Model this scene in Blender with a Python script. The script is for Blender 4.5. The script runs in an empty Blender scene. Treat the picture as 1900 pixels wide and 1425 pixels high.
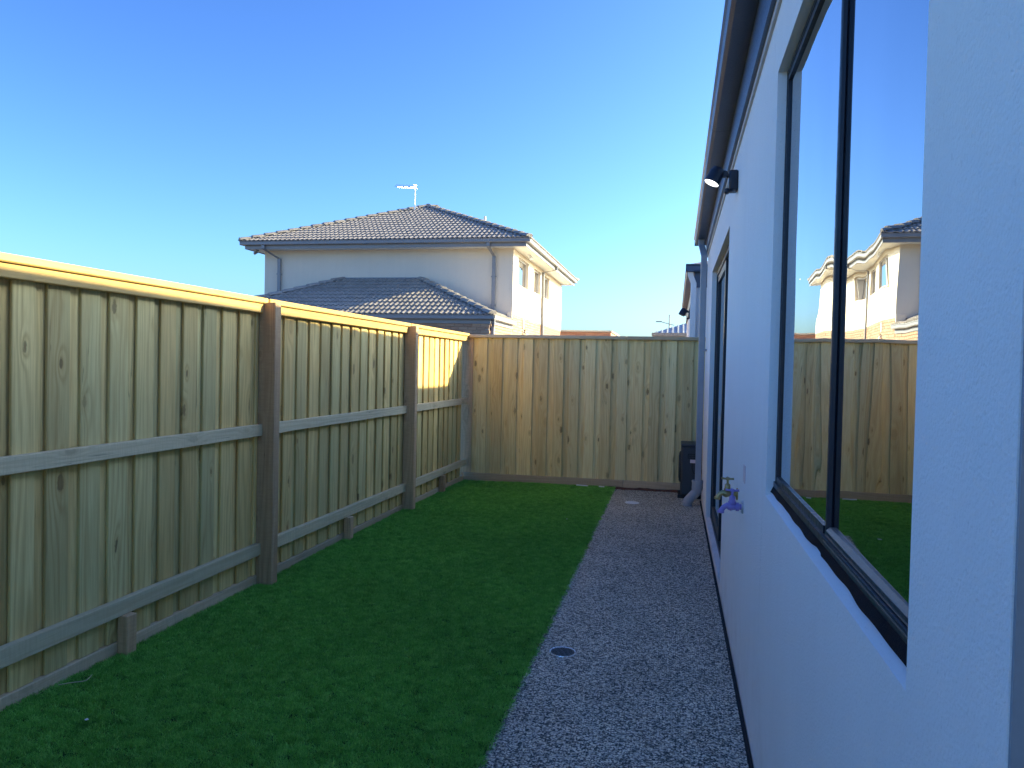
import bpy, bmesh, math, random
import numpy as np
from mathutils import Vector, Matrix

random.seed(7)
R = math.radians
SC = bpy.context.scene
COL = SC.collection

# ------------------------------------------------------------------ camera
CAM_H = 1.53
yaw, pitch, roll = R(11.96), R(1.291), 0.022
cyw, syw = math.cos(yaw), math.sin(yaw)
fwd = Vector((-syw * math.cos(pitch), cyw * math.cos(pitch), -math.sin(pitch)))
rgt = Vector((cyw, syw, 0))
upv = rgt.cross(fwd)
r2 = rgt * math.cos(roll) + upv * math.sin(roll)
u2 = upv * math.cos(roll) - rgt * math.sin(roll)
cam_d = bpy.data.cameras.new('camera')
cam = bpy.data.objects.new('camera', cam_d)
COL.objects.link(cam)
M = Matrix((r2, u2, -fwd)).transposed().to_4x4()
M.translation = Vector((0, 0, CAM_H))
cam.matrix_world = M
cam_d.sensor_width = 36
cam_d.lens = 36 * 1427 / 1900
cam_d.clip_start = 0.02
cam_d.clip_end = 3000
SC.camera = cam

# ------------------------------------------------------------------ sky, sun, exposure
SUN = Vector((1.0, 0.51, 0.442)).normalized()          # towards the sun
EL = math.asin(SUN.z)
AZ = math.atan2(SUN.x, SUN.y)                            # from +y towards +x
w = bpy.data.worlds.new('World')
SC.world = w
w.use_nodes = True
wn = w.node_tree
wn.nodes.clear()
sky = wn.nodes.new('ShaderNodeTexSky')
sky.sky_type = 'NISHITA'
sky.sun_disc = False
sky.sun_elevation = EL
sky.sun_rotation = AZ
sky.altitude = 0
sky.air_density = 1.0
sky.dust_density = 1.7
sky.ozone_density = 1.6
bg = wn.nodes.new('ShaderNodeBackground')
bg.inputs['Strength'].default_value = 0.05
wo = wn.nodes.new('ShaderNodeOutputWorld')
wb = wn.nodes.new('ShaderNodeMix')            # cool daylight white balance of the phone camera
wb.data_type = 'RGBA'
wb.blend_type = 'MULTIPLY'
wb.inputs[0].default_value = 1.0
wb.inputs[7].default_value = (0.55, 0.79, 1.14, 1)
gam = wn.nodes.new('ShaderNodeGamma')             # contrast of the phone's rendering of the sky
gam.inputs[1].default_value = 1.5
wn.links.new(sky.outputs[0], gam.inputs[0])
wn.links.new(gam.outputs[0], wb.inputs[6])
wn.links.new(wb.outputs[2], bg.inputs[0])
wn.links.new(bg.outputs[0], wo.inputs[0])

sd = bpy.data.lights.new('sun', 'SUN')
sd.energy = 4.6
sd.angle = R(0.53)
sd.color = (1.0, 0.88, 0.50)
so = bpy.data.objects.new('sun', sd)
COL.objects.link(so)
so.rotation_euler = (-SUN).to_track_quat('-Z', 'Y').to_euler()
so.location = (8, 4, 12)

SC.view_settings.view_transform = 'Standard'
SC.view_settings.look = 'None'
SC.view_settings.exposure = 1.8
SC.view_settings.gamma = 1
SC.view_settings.use_curve_mapping = False
SC.render.engine = 'CYCLES'
SC.cycles.max_bounces = 10
SC.cycles.diffuse_bounces = 8
SC.cycles.use_denoising = True

# ------------------------------------------------------------------ node helpers
class NT:
    def __init__(s, mat):
        s.m = mat
        mat.use_nodes = True
        s.t = mat.node_tree
        s.t.nodes.clear()

    def n(s, typ, props=None, **ins):
        nd = s.t.nodes.new(typ)
        for k, v in (props or {}).items():
            setattr(nd, k, v)
        for k, v in ins.items():
            key = int(k[1:]) if k[0] == 'i' and k[1:].isdigit() else k.replace('_', ' ')
            s.put(nd.inputs[key], v)
        return nd

    def put(s, sock, v):
        if isinstance(v, bpy.types.NodeSocket):
            s.t.links.new(v, sock)
        elif isinstance(v, bpy.types.Node):
            s.t.links.new(v.outputs[0], sock)
        else:
            if isinstance(v, (tuple, list)) and len(v) == 3 and sock.type == 'RGBA':
                v = (*v, 1)
            sock.default_value = v

    def math(s, op, a, b=0.0, c=0.0):
        nd = s.t.nodes.new('ShaderNodeMath')
        nd.operation = op
        s.put(nd.inputs[0], a); s.put(nd.inputs[1], b); s.put(nd.inputs[2], c)
        return nd.outputs[0]

    def vmath(s, op, a, b=(0, 0, 0)):
        nd = s.t.nodes.new('ShaderNodeVectorMath')
        nd.operation = op
        s.put(nd.inputs[0], a); s.put(nd.inputs[1], b)
        return nd.outputs[0]

    def mix(s, f, a, b, blend='MIX'):
        nd = s.t.nodes.new('ShaderNodeMix')
        nd.data_type = 'RGBA'
        nd.blend_type = blend
        s.put(nd.inputs[0], f); s.put(nd.inputs[6], a); s.put(nd.inputs[7], b)
        return nd.outputs[2]

    def ramp(s, f, stops):
        nd = s.t.nodes.new('ShaderNodeValToRGB')
        cr = nd.color_ramp
        while len(cr.elements) < len(stops):
            cr.elements.new(0.5)
        for e, (p, c) in zip(cr.elements, stops):
            e.position = p
            e.color = (*c, 1) if len(c) == 3 else c
        s.put(nd.inputs[0], f)
        return nd.outputs[0]

    def maprange(s, v, a, b, c=0.0, d=1.0, smooth=False):
        nd = s.t.nodes.new('ShaderNodeMapRange')
        if smooth:
            nd.interpolation_type = 'SMOOTHSTEP'
        s.put(nd.inputs[0], v)
        for i, x in enumerate((a, b, c, d)):
            nd.inputs[i + 1].default_value = x
        return nd.outputs[0]

    def noise(s, vec, scale, detail=3.0, rough=0.5, dist=0.0):
        nd = s.t.nodes.new('ShaderNodeTexNoise')
        s.put(nd.inputs['Vector'], vec)
        nd.inputs['Scale'].default_value = scale
        nd.inputs['Detail'].default_value = detail
        nd.inputs['Roughness'].default_value = rough
        nd.inputs['Distortion'].default_value = dist
        return nd.outputs[0]

    def voronoi(s, vec, scale, feature='F1', rnd=1.0):
        nd = s.t.nodes.new('ShaderNodeTexVoronoi')
        nd.feature = feature
        s.put(nd.inputs['Vector'], vec)
        nd.inputs['Scale'].default_value = scale
        nd.inputs['Randomness'].default_value = rnd
        return nd

    def coord(s, kind='Object'):
        return s.t.nodes.new('ShaderNodeTexCoord').outputs[kind]

    def bump(s, h, strength=0.5, dist=0.01, normal=None):
        nd = s.t.nodes.new('ShaderNodeBump')
        nd.inputs['Strength'].default_value = strength
        nd.inputs['Distance'].default_value = dist
        s.put(nd.inputs['Height'], h)
        if normal is not None:
            s.put(nd.inputs['Normal'], normal)
        return nd.outputs[0]

    def principled(s, color, rough=0.6, metal=0.0, spec=0.5, normal=None, **kw):
        nd = s.t.nodes.new('ShaderNodeBsdfPrincipled')
        s.put(nd.inputs['Base Color'], color)
        s.put(nd.inputs['Roughness'], rough)
        s.put(nd.inputs['Metallic'], metal)
        s.put(nd.inputs['Specular IOR Level'], spec)
        if normal is not None:
            s.put(nd.inputs['Normal'], normal)
        for k, v in kw.items():
            s.put(nd.inputs[k.replace('_', ' ')], v)
        return nd

    def out(s, shader):
        o = s.t.nodes.new('ShaderNodeOutputMaterial')
        s.t.links.new(shader.outputs[0] if isinstance(shader, bpy.types.Node) else shader, o.inputs[0])
        return s.m


def newmat(name):
    return NT(bpy.data.materials.new(name))


def paint(name, col, rough=0.5, metal=0.0, var=0.08, bump=0.0, spec=0.5, scale=6.0):
    """slightly uneven coat of paint / plastic / metal"""
    t = newmat(name)
    c = t.coord('Object')
    n1 = t.noise(c, scale, 4)
    n2 = t.noise(c, scale * 18, 3)
    f = t.math('ADD', t.math('MULTIPLY', n1, 0.7), t.math('MULTIPLY', n2, 0.3))
    dark = tuple(x * (1 - 2 * var) for x in col)
    lite = tuple(min(1, x * (1 + var)) for x in col)
    cc = t.ramp(f, [(0.3, dark), (0.7, lite)])
    rr = t.maprange(n2, 0.3, 0.7, max(0.03, rough - 0.08), min(1, rough + 0.08))
    nm = t.bump(n2, 0.3, bump) if bump else None
    return t.out(t.principled(cc, rr, metal, spec, nm))


def wood(name, tan, dark, green, rail=False, knotty=1.0, greymix=0.0, sparse=0.66):
    """treated pine; board length runs along local z"""
    t = newmat(name)
    c = t.coord('Object')
    rnd = t.n('ShaderNodeObjectInfo').outputs['Random']
    r2_ = t.math('FRACT', t.math('MULTIPLY', rnd, 17.31))
    r3_ = t.math('FRACT', t.math('MULTIPLY', rnd, 91.73))
    off = t.n('ShaderNodeCombineXYZ', i0=t.math('MULTIPLY', rnd, 37.0), i1=t.math('MULTIPLY', r2_, 51.0), i2=t.math('MULTIPLY', r3_, 63.0)).outputs[0]
    v = t.vmath('ADD', c, off)
    # knots: sparse stretched cells
    sk = t.n('ShaderNodeSeparateXYZ', i0=v)
    kv = t.n('ShaderNodeCombineXYZ', i0=t.math('MULTIPLY', sk.outputs[0], 6.2), i1=t.math('MULTIPLY', sk.outputs[2], 2.5), i2=0.0).outputs[0]
    vor = t.voronoi(kv, 1.0)
    vor.voronoi_dimensions = '2D'
    d = vor.outputs['Distance']
    cr = t.n('ShaderNodeSeparateColor', i0=vor.outputs['Color'])
    gate = t.maprange(cr.outputs[0], sparse, sparse + 0.04)
    ksz = t.maprange(cr.outputs[1], 0.0, 1.0, 0.45, 1.15)
    d = t.math('DIVIDE', d, ksz)
    k = t.math('MULTIPLY', t.math('POWER', t.maprange(d, 0.55, 0.0), 2.0), gate)
    # growth lines wrapped round the knots
    low = t.noise(t.vmath('MULTIPLY', v, (7.0, 7.0, 0.55)), 1.0, 2)
    sx = t.n('ShaderNodeSeparateXYZ', i0=v)
    ph = t.math('ADD', t.math('MULTIPLY', t.math('ADD', sx.outputs[0], t.math('MULTIPLY', sx.outputs[1], 0.6)), 150.0),
                t.math('ADD', t.math('MULTIPLY', low, 42.0), t.math('MULTIPLY', k, 13.0)))
    wave = t.math('MULTIPLY_ADD', t.math('SINE', ph), 0.5, 0.5)
    wave = t.math('POWER', wave, 1.7)
    fib = t.noise(t.vmath('MULTIPLY', v, (260.0, 260.0, 5.0)), 1.0, 3, 0.6)
    stain = t.noise(t.vmath('MULTIPLY', v, (9.0, 9.0, 0.9)), 1.0, 4, 0.6)
    blot = t.noise(t.vmath('MULTIPLY', v, (3.0, 3.0, 1.6)), 1.0, 4, 0.6)
    base = t.mix(t.maprange(r2_, 0.15, 0.9), tan, green)
    base = t.mix(t.maprange(blot, 0.35, 0.7, 0.0, 0.55), base, green)
    base = t.mix(t.maprange(stain, 0.5, 0.75, 0.0, 0.5), base, dark)
    base = t.mix(t.math('MULTIPLY', wave, t.maprange(low, 0.3, 0.7, 0.15, 0.55)), base, dark)
    base = t.mix(t.maprange(fib, 0.3, 0.75, 0.0, 0.35), base, tuple(x * 0.55 for x in dark))
    br = t.maprange(r3_, 0.0, 1.0, 0.80, 1.18)
    base = t.mix(1.0, base, t.n('ShaderNodeCombineColor', i0=br, i1=br, i2=br).outputs[0], 'MULTIPLY')
    # knot core
    kd = t.math('ADD', d, t.math('MULTIPLY', t.math('SUBTRACT', t.noise(v, 45.0, 3), 0.5), 0.14))
    core = t.math('MULTIPLY', t.math('MULTIPLY', t.maprange(kd, 0.13, 0.07, smooth=True), gate), knotty)
    ringk = t.math('MULTIPLY', t.math('MULTIPLY', t.maprange(kd, 0.3, 0.1, smooth=True), gate), 0.35 * knotty)
    base = t.mix(ringk, base, dark)
    base = t.mix(t.math('MULTIPLY', core, t.maprange(cr.outputs[2], 0.0, 1.0, 0.15, 0.7)), base, (0.085, 0.05, 0.022))
    # thin drying cracks
    crk = t.noise(t.vmath('MULTIPLY', v, (42.0, 42.0, 0.7)), 1.0, 2, 0.4)
    cm = t.maprange(t.math('ABSOLUTE', t.math('SUBTRACT', crk, 0.5)), 0.0, 0.008, 1.0, 0.0)
    cg = t.maprange(t.noise(t.vmath('MULTIPLY', v, (9.0, 9.0, 1.3)), 1.0, 1), 0.58, 0.64)
    base = t.mix(t.math('MULTIPLY', t.math('MULTIPLY', cm, cg), 0.75), base, (0.03, 0.022, 0.012))
    if rail:
        # rough sawn: cross saw marks
        saw = t.noise(t.vmath('MULTIPLY', v, (12.0, 12.0, 120.0)), 1.0, 2)
        base = t.mix(t.maprange(saw, 0.4, 0.75, 0.0, 0.28), base, tuple(x * 0.7 for x in dark))
    if greymix:
        base = t.mix(greymix, base, (0.76, 0.64, 0.40))
    h = t.math('ADD', t.math('MULTIPLY', fib, 0.6), t.math('MULTIPLY', wave, -0.35))
    h = t.math('ADD', h, t.math('MULTIPLY', core, -0.6))
    nm = t.bump(h, 0.55, 0.0018)
    return t.out(t.principled(base, t.maprange(fib, 0.2, 0.8, 0.62, 0.85), 0, 0.3, nm))


def render_coat(name, col, grain=0.0035, scale=150.0):
    t = newmat(name)
    c = t.coord('Object')
    a = t.noise(c, scale, 4, 0.65)
    vo = t.voronoi(c, scale * 0.9, 'SMOOTH_F1').outputs['Distance']
    big = t.noise(c, 1.3, 4, 0.6)
    strk = t.noise(t.vmath('MULTIPLY', c, (9.0, 9.0, 0.7)), 1.0, 4, 0.6)
    f = t.math('ADD', t.math('MULTIPLY', big, 0.6), t.math('MULTIPLY', strk, 0.4))
    cc = t.ramp(f, [(0.3, tuple(x * 0.93 for x in col)), (0.7, col)])
    pits = t.maprange(t.noise(c, scale * 0.55, 2), 0.66, 0.74, 0.0, 0.25)
    cc = t.mix(pits, cc, tuple(x * 0.6 for x in col))
    spk = t.voronoi(c, 16.0)
    sp = t.math('MULTIPLY', t.maprange(spk.outputs['Distance'], 0.035, 0.02), t.maprange(t.n('ShaderNodeSeparateColor', i0=spk.outputs['Color']).outputs[0], 0.8, 0.82))
    cc = t.mix(t.math('MULTIPLY', sp, 0.6), cc, (0.12, 0.13, 0.14))
    pz = t.n('ShaderNodeSeparateXYZ', i0=t.n('ShaderNodeNewGeometry').outputs['Position']).outputs[2]
    spl = t.math('MULTIPLY', t.maprange(pz, 0.45, 0.0), t.maprange(t.noise(c, 5.0, 5, 0.7), 0.42, 0.7))
    cc = t.mix(t.math('MULTIPLY', spl, 0.28), cc, (0.42, 0.36, 0.29))
    h = t.math('ADD', t.math('MULTIPLY', a, 0.8), t.math('MULTIPLY', vo, 0.5))
    nm = t.bump(h, 0.9, grain)
    return t.out(t.principled(cc, 0.82, 0, 0.25, nm))


def glass(name, lowe, tint=(0.9, 0.95, 1.0), wav=0.0015, ior=2.1, wscale=1.6, back=(0.35, 0.38, 0.42)):
    """window pane: strong reflection, slightly bowed, partly see-through"""
    t = newmat(name)
    c = t.coord('Object')
    wv = t.noise(t.vmath('MULTIPLY', c, (1.0, 1.0, 0.55)), wscale, 1.5, 0.4)
    nm = t.bump(wv, 1.0, wav) if wav else None
    fr = t.n('ShaderNodeFresnel', IOR=ior)
    coat = t.math('MULTIPLY_ADD', fr.outputs[0], 1.0 - lowe, lowe)
    gl = t.n('ShaderNodeBsdfGlossy', Color=tint, Roughness=0.0)
    tr = t.n('ShaderNodeBsdfTransparent', Color=back)
    if nm is not None:
        t.put(fr.inputs['Normal'], nm); t.put(gl.inputs['Normal'], nm)
    ms = t.n('ShaderNodeMixShader', i0=coat, i1=tr, i2=gl)
    return t.out(ms)


MAT = {}
MAT['paling'] = wood('treated pine paling', (0.90, 0.63, 0.24), (0.48, 0.29, 0.09), (0.72, 0.62, 0.28))
MAT['paling_warm'] = wood('treated pine paling warm', (0.95, 0.74, 0.34), (0.66, 0.44, 0.17), (0.86, 0.74, 0.38), sparse=0.42)
MAT['rail'] = wood('rough sawn pine rail', (0.80, 0.64, 0.38), (0.46, 0.33, 0.17), (0.68, 0.57, 0.35), rail=True, knotty=0.7, greymix=0.25)
MAT['capping'] = wood('smooth pine capping', (0.68, 0.44, 0.16), (0.50, 0.29, 0.085), (0.60, 0.42, 0.16), knotty=0.6)
MAT['capping_grey'] = wood('weathered pine capping', (0.58, 0.45, 0.29), (0.40, 0.29, 0.17), (0.50, 0.41, 0.28), knotty=0.6, greymix=0.3)
MAT['post'] = wood('cypress post', (0.74, 0.48, 0.26), (0.44, 0.25, 0.12), (0.64, 0.44, 0.25), rail=True, knotty=0.5)
MAT['plinth'] = wood('hardwood plinth', (0.72, 0.52, 0.31), (0.46, 0.30, 0.165), (0.60, 0.46, 0.29), rail=True, knotty=0.4, greymix=0.15)
MAT['render'] = render_coat('white acrylic render', (0.86, 0.86, 0.85), 0.0026, 190.0)
MAT['render_far'] = render_coat('cream acrylic render', (0.82, 0.70, 0.55), 0.002, 60.0)
MAT['render_smooth'] = render_coat('smooth white render', (0.80, 0.80, 0.79), 0.0008, 260.0)
MAT['colorbond'] = paint('grey steel gutter', (0.055, 0.09, 0.155), 0.38, 0.0, 0.06)
MAT['frame'] = paint('charcoal aluminium', (0.022, 0.028, 0.04), 0.36, 0.0, 0.06, 0.0, 0.4, 3.0)
MAT['frame_lite'] = paint('bronze track', (0.24, 0.18, 0.14), 0.45, 0.2, 0.1)
MAT['membrane'] = paint('black flashing membrane', (0.004, 0.007, 0.013), 0.7, 0.0, 0.2, 0.004, 0.06, 20)
MAT['pvc'] = paint('grey pvc', (0.30, 0.33, 0.37), 0.45, 0.0, 0.08)
MAT['pipe'] = paint('painted steel downpipe', (0.27, 0.30, 0.345), 0.42, 0.0, 0.06)
MAT['ac'] = paint('dark grey painted casing', (0.035, 0.042, 0.055), 0.45, 0.0, 0.1, 0.0005)
MAT['ac_dark'] = paint('black plastic', (0.012, 0.013, 0.016), 0.5, 0.0, 0.1)
MAT['label'] = paint('pale label', (0.70, 0.58, 0.60), 0.5, 0.0, 0.04)
MAT['brass'] = paint('dull brass', (0.40, 0.32, 0.15), 0.38, 0.85, 0.15)
MAT['lilac'] = paint('lilac enamel', (0.30, 0.23, 0.56), 0.38, 0.0, 0.1)
MAT['lamp_body'] = paint('navy black lamp body', (0.018, 0.024, 0.04), 0.4, 0.0, 0.08)
MAT['lens'] = paint('frosted white lens', (0.92, 0.92, 0.88), 0.25, 0.0, 0.02)
MAT['white'] = paint('white paint', (0.80, 0.80, 0.78), 0.5, 0.0, 0.03)
MAT['beige'] = paint('beige paint', (0.55, 0.50, 0.45), 0.5, 0.0, 0.05)
MAT['gutter_far'] = paint('taupe gutter', (0.27, 0.265, 0.27), 0.4, 0.0, 0.05)
MAT['steel'] = paint('galvanised steel', (0.62, 0.63, 0.65), 0.35, 0.7, 0.06)
MAT['rim'] = paint('stainless rim', (0.75, 0.76, 0.78), 0.3, 0.8, 0.06)
MAT['mortar'] = paint('mortar', (0.48, 0.40, 0.32), 0.9, 0.0, 0.1, 0.002)
MAT['dark'] = paint('drain shade black', (0.006, 0.006, 0.007), 0.9, 0.0, 0.1, 0.0, 0.05)  # near-black standing in for shade inside the drain
MAT['inside'] = paint('interior plaster', (0.30, 0.29, 0.28), 0.8, 0.0, 0.05)
MAT['blind'] = paint('pale blind fabric', (0.72, 0.70, 0.66), 0.8, 0.0, 0.05)
MAT['dry'] = paint('dry straw', (0.62, 0.55, 0.36), 0.7, 0.0, 0.15)
def mk_lens():
    t = newmat('lit led lens')
    return t.out(t.principled((0.9, 0.9, 0.88), 0.3, 0, 0.5, None, Emission_Color=(1.0, 0.97, 0.9, 1), Emission_Strength=1.2))


MAT['lens_lit'] = mk_lens()
MAT['ground'] = paint('dry earth', (0.20, 0.16, 0.11), 0.95, 0.0, 0.25, 0.02, 0.2, 1.5)
MAT['soil'] = paint('red brown soil', (0.16, 0.075, 0.05), 0.95, 0.0, 0.3, 0.02, 0.2, 30)
MAT['foam'] = paint('black expansion foam', (0.015, 0.016, 0.018), 0.9, 0.0, 0.2)
MAT['glass_near'] = glass('near window glass', 0.5, (0.93, 0.96, 1.0), 0.0028, 2.6, 2.6, (0.10, 0.12, 0.14))
MAT['glass_door'] = glass('door glass', 0.1, (0.9, 0.95, 1.0), 0.0008, 1.8, 2.0, (0.12, 0.13, 0.15))
MAT['glass_far'] = glass('far window glass', 0.5, (0.95, 0.97, 1.0), 0.0008, 4.5, 1.2, (0.3, 0.32, 0.35))


def mk_tile():
    t = newmat('slate grey concrete tile')
    c = t.coord('Object')
    rnd = t.n('ShaderNodeObjectInfo').outputs['Random']
    v = t.vmath('ADD', c, t.n('ShaderNodeCombineXYZ', i0=t.math('MULTIPLY', rnd, 40.0), i1=rnd).outputs[0])
    n1 = t.noise(v, 9.0, 4, 0.6)
    cc = t.ramp(n1, [(0.3, (0.24, 0.215, 0.19)), (0.7, (0.35, 0.305, 0.265))])
    br = t.maprange(rnd, 0, 1, 0.9, 1.1)
    cc = t.mix(1.0, cc, t.n('ShaderNodeCombineColor', i0=br, i1=br, i2=br).outputs[0], 'MULTIPLY')
    nm = t.bump(t.noise(v, 140.0, 2), 0.3, 0.002)
    return t.out(t.principled(cc, 0.42, 0, 0.45, nm))


MAT['tile'] = mk_tile()


def mk_brick(name, a, b):
    t = newmat(name)
    c = t.coord('Object')
    rnd = t.n('ShaderNodeObjectInfo').outputs['Random']
    v = t.vmath('ADD', c, t.n('ShaderNodeCombineXYZ', i0=t.math('MULTIPLY', rnd, 40.0), i1=rnd).outputs[0])
    n1 = t.noise(v, 22.0, 4, 0.6)
    f = t.math('ADD', t.math('MULTIPLY', n1, 0.5), t.math('MULTIPLY', rnd, 0.5))
    cc = t.ramp(f, [(0.2, a), (0.8, b)])
    nm = t.bump(t.noise(v, 90.0, 3), 0.5, 0.004)
    return t.out(t.principled(cc, 0.85, 0, 0.3, nm))


MAT['brick'] = mk_brick('blended clay brick', (0.36, 0.215, 0.14), (0.52, 0.34, 0.22))
MAT['brick_red'] = mk_brick('salmon clay brick', (0.36, 0.18, 0.125), (0.47, 0.26, 0.18))


def mk_brickwall(name, a, b, mortar):
    t = newmat(name)
    c = t.coord('Object')
    sx = t.n('ShaderNodeSeparateXYZ', i0=c)
    v = t.n('ShaderNodeCombineXYZ', i0=t.math('ADD', sx.outputs[0], sx.outputs[1]), i1=sx.outputs[2]).outputs[0]
    b_ = t.n('ShaderNodeTexBrick', Vector=v, Color1=a, Color2=b, Mortar=mortar, Scale=1.0)
    b_.inputs['Mortar Size'].default_value = 0.01
    b_.inputs['Brick Width'].default_value = 0.24
    b_.inputs['Row Height'].default_value = 0.086
    nm = t.bump(t.math('SUBTRACT', 1.0, b_.outputs['Fac']), 0.6, 0.006)
    return t.out(t.principled(b_.outputs[0], 0.85, 0, 0.3, nm))


MAT['brickwall'] = mk_brickwall('face brickwork', (0.38, 0.23, 0.15), (0.50, 0.33, 0.215), (0.48, 0.40, 0.32))
MAT['brickwall_red'] = mk_brickwall('salmon brickwork', (0.38, 0.20, 0.14), (0.46, 0.26, 0.18), (0.42, 0.33, 0.27))


def mk_aggregate():
    t = newmat('exposed aggregate concrete')
    c = t.coord('Object')
    wv = t.vmath('ADD', c, t.vmath('MULTIPLY', t.n('ShaderNodeTexNoise', Vector=c, Scale=60.0).outputs['Color'], (0.012, 0.012, 0.0)))
    v1 = t.voronoi(wv, 90.0)
    v2 = t.voronoi(wv, 150.0)
    r1 = t.n('ShaderNodeSeparateColor', i0=v1.outputs['Color'])
    r2c = t.n('ShaderNodeSeparateColor', i0=v2.outputs['Color'])
    stone1 = t.ramp(r1.outputs[0], [(0.0, (0.03, 0.029, 0.028)), (0.27, (0.05, 0.047, 0.042)), (0.33, (0.32, 0.275, 0.20)), (0.46, (0.70, 0.61, 0.45)), (0.64, (0.96, 0.86, 0.66)), (1.0, (0.98, 0.91, 0.74))])
    stone2 = t.ramp(r2c.outputs[0], [(0.0, (0.04, 0.038, 0.034)), (0.4, (0.10, 0.095, 0.08)), (0.6, (0.50, 0.46, 0.38)), (1.0, (0.85, 0.78, 0.66))])
    edge = t.maprange(v1.outputs['Distance'], 0.42, 0.62)
    cc = t.mix(edge, stone1, stone2)
    gap = t.maprange(v2.outputs['Distance'], 0.5, 0.75)
    cc = t.mix(t.math('MULTIPLY', gap, 0.55), cc, (0.03, 0.03, 0.028))
    big = t.noise(c, 2.2, 4, 0.6)
    br = t.maprange(big, 0.3, 0.7, 0.82, 1.1)
    cc = t.mix(1.0, cc, t.n('ShaderNodeCombineColor', i0=br, i1=br, i2=br).outputs[0], 'MULTIPLY')
    h = t.math('SUBTRACT', 1.0, v1.outputs['Distance'])
    nm = t.bump(h, 0.9, 0.006)
    return t.out(t.principled(cc, t.maprange(r1.outputs[1], 0, 1, 0.35, 0.75), 0, 0.45, nm))


MAT['aggregate'] = mk_aggregate()


def mk_grass():
    t = newmat('synthetic grass blade')
    rnd = t.n('ShaderNodeObjectInfo').outputs['Random']
    g = t.n('ShaderNodeNewGeometry')
    pos = g.outputs['Position']
    big = t.noise(pos, 1.1, 4, 0.6)
    fine = t.noise(t.vmath('MULTIPLY', pos, (16.0, 48.0, 1.0)), 1.0, 3, 0.65)
    f = t.math('ADD', t.math('MULTIPLY', rnd, 0.35), t.math('MULTIPLY', fine, 0.65))
    cc = t.ramp(f, [(0.25, (0.07, 0.20, 0.026)), (0.5, (0.19, 0.52, 0.070)), (0.75, (0.36, 0.72, 0.15))])
    br = t.maprange(big, 0.3, 0.7, 0.88, 1.1)
    cc = t.mix(1.0, cc, t.n('ShaderNodeCombineColor', i0=br, i1=br, i2=br).outputs[0], 'MULTIPLY')
    return t.out(t.principled(cc, 0.5, 0, 0.25))


MAT['grass'] = mk_grass()
MAT['turf'] = paint('turf backing', (0.015, 0.07, 0.015), 0.9, 0.0, 0.3, 0.01, 0.1, 30)


def mk_corrugated():
    t = newmat('pale corrugated steel')
    c = t.coord('Object')
    n1 = t.noise(c, 3.0, 3)
    cc = t.ramp(n1, [(0.3, (0.30, 0.32, 0.35)), (0.7, (0.38, 0.40, 0.43))])
    return t.out(t.principled(cc, 0.35, 0.3, 0.5))


MAT['corrugated'] = mk_corrugated()

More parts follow.
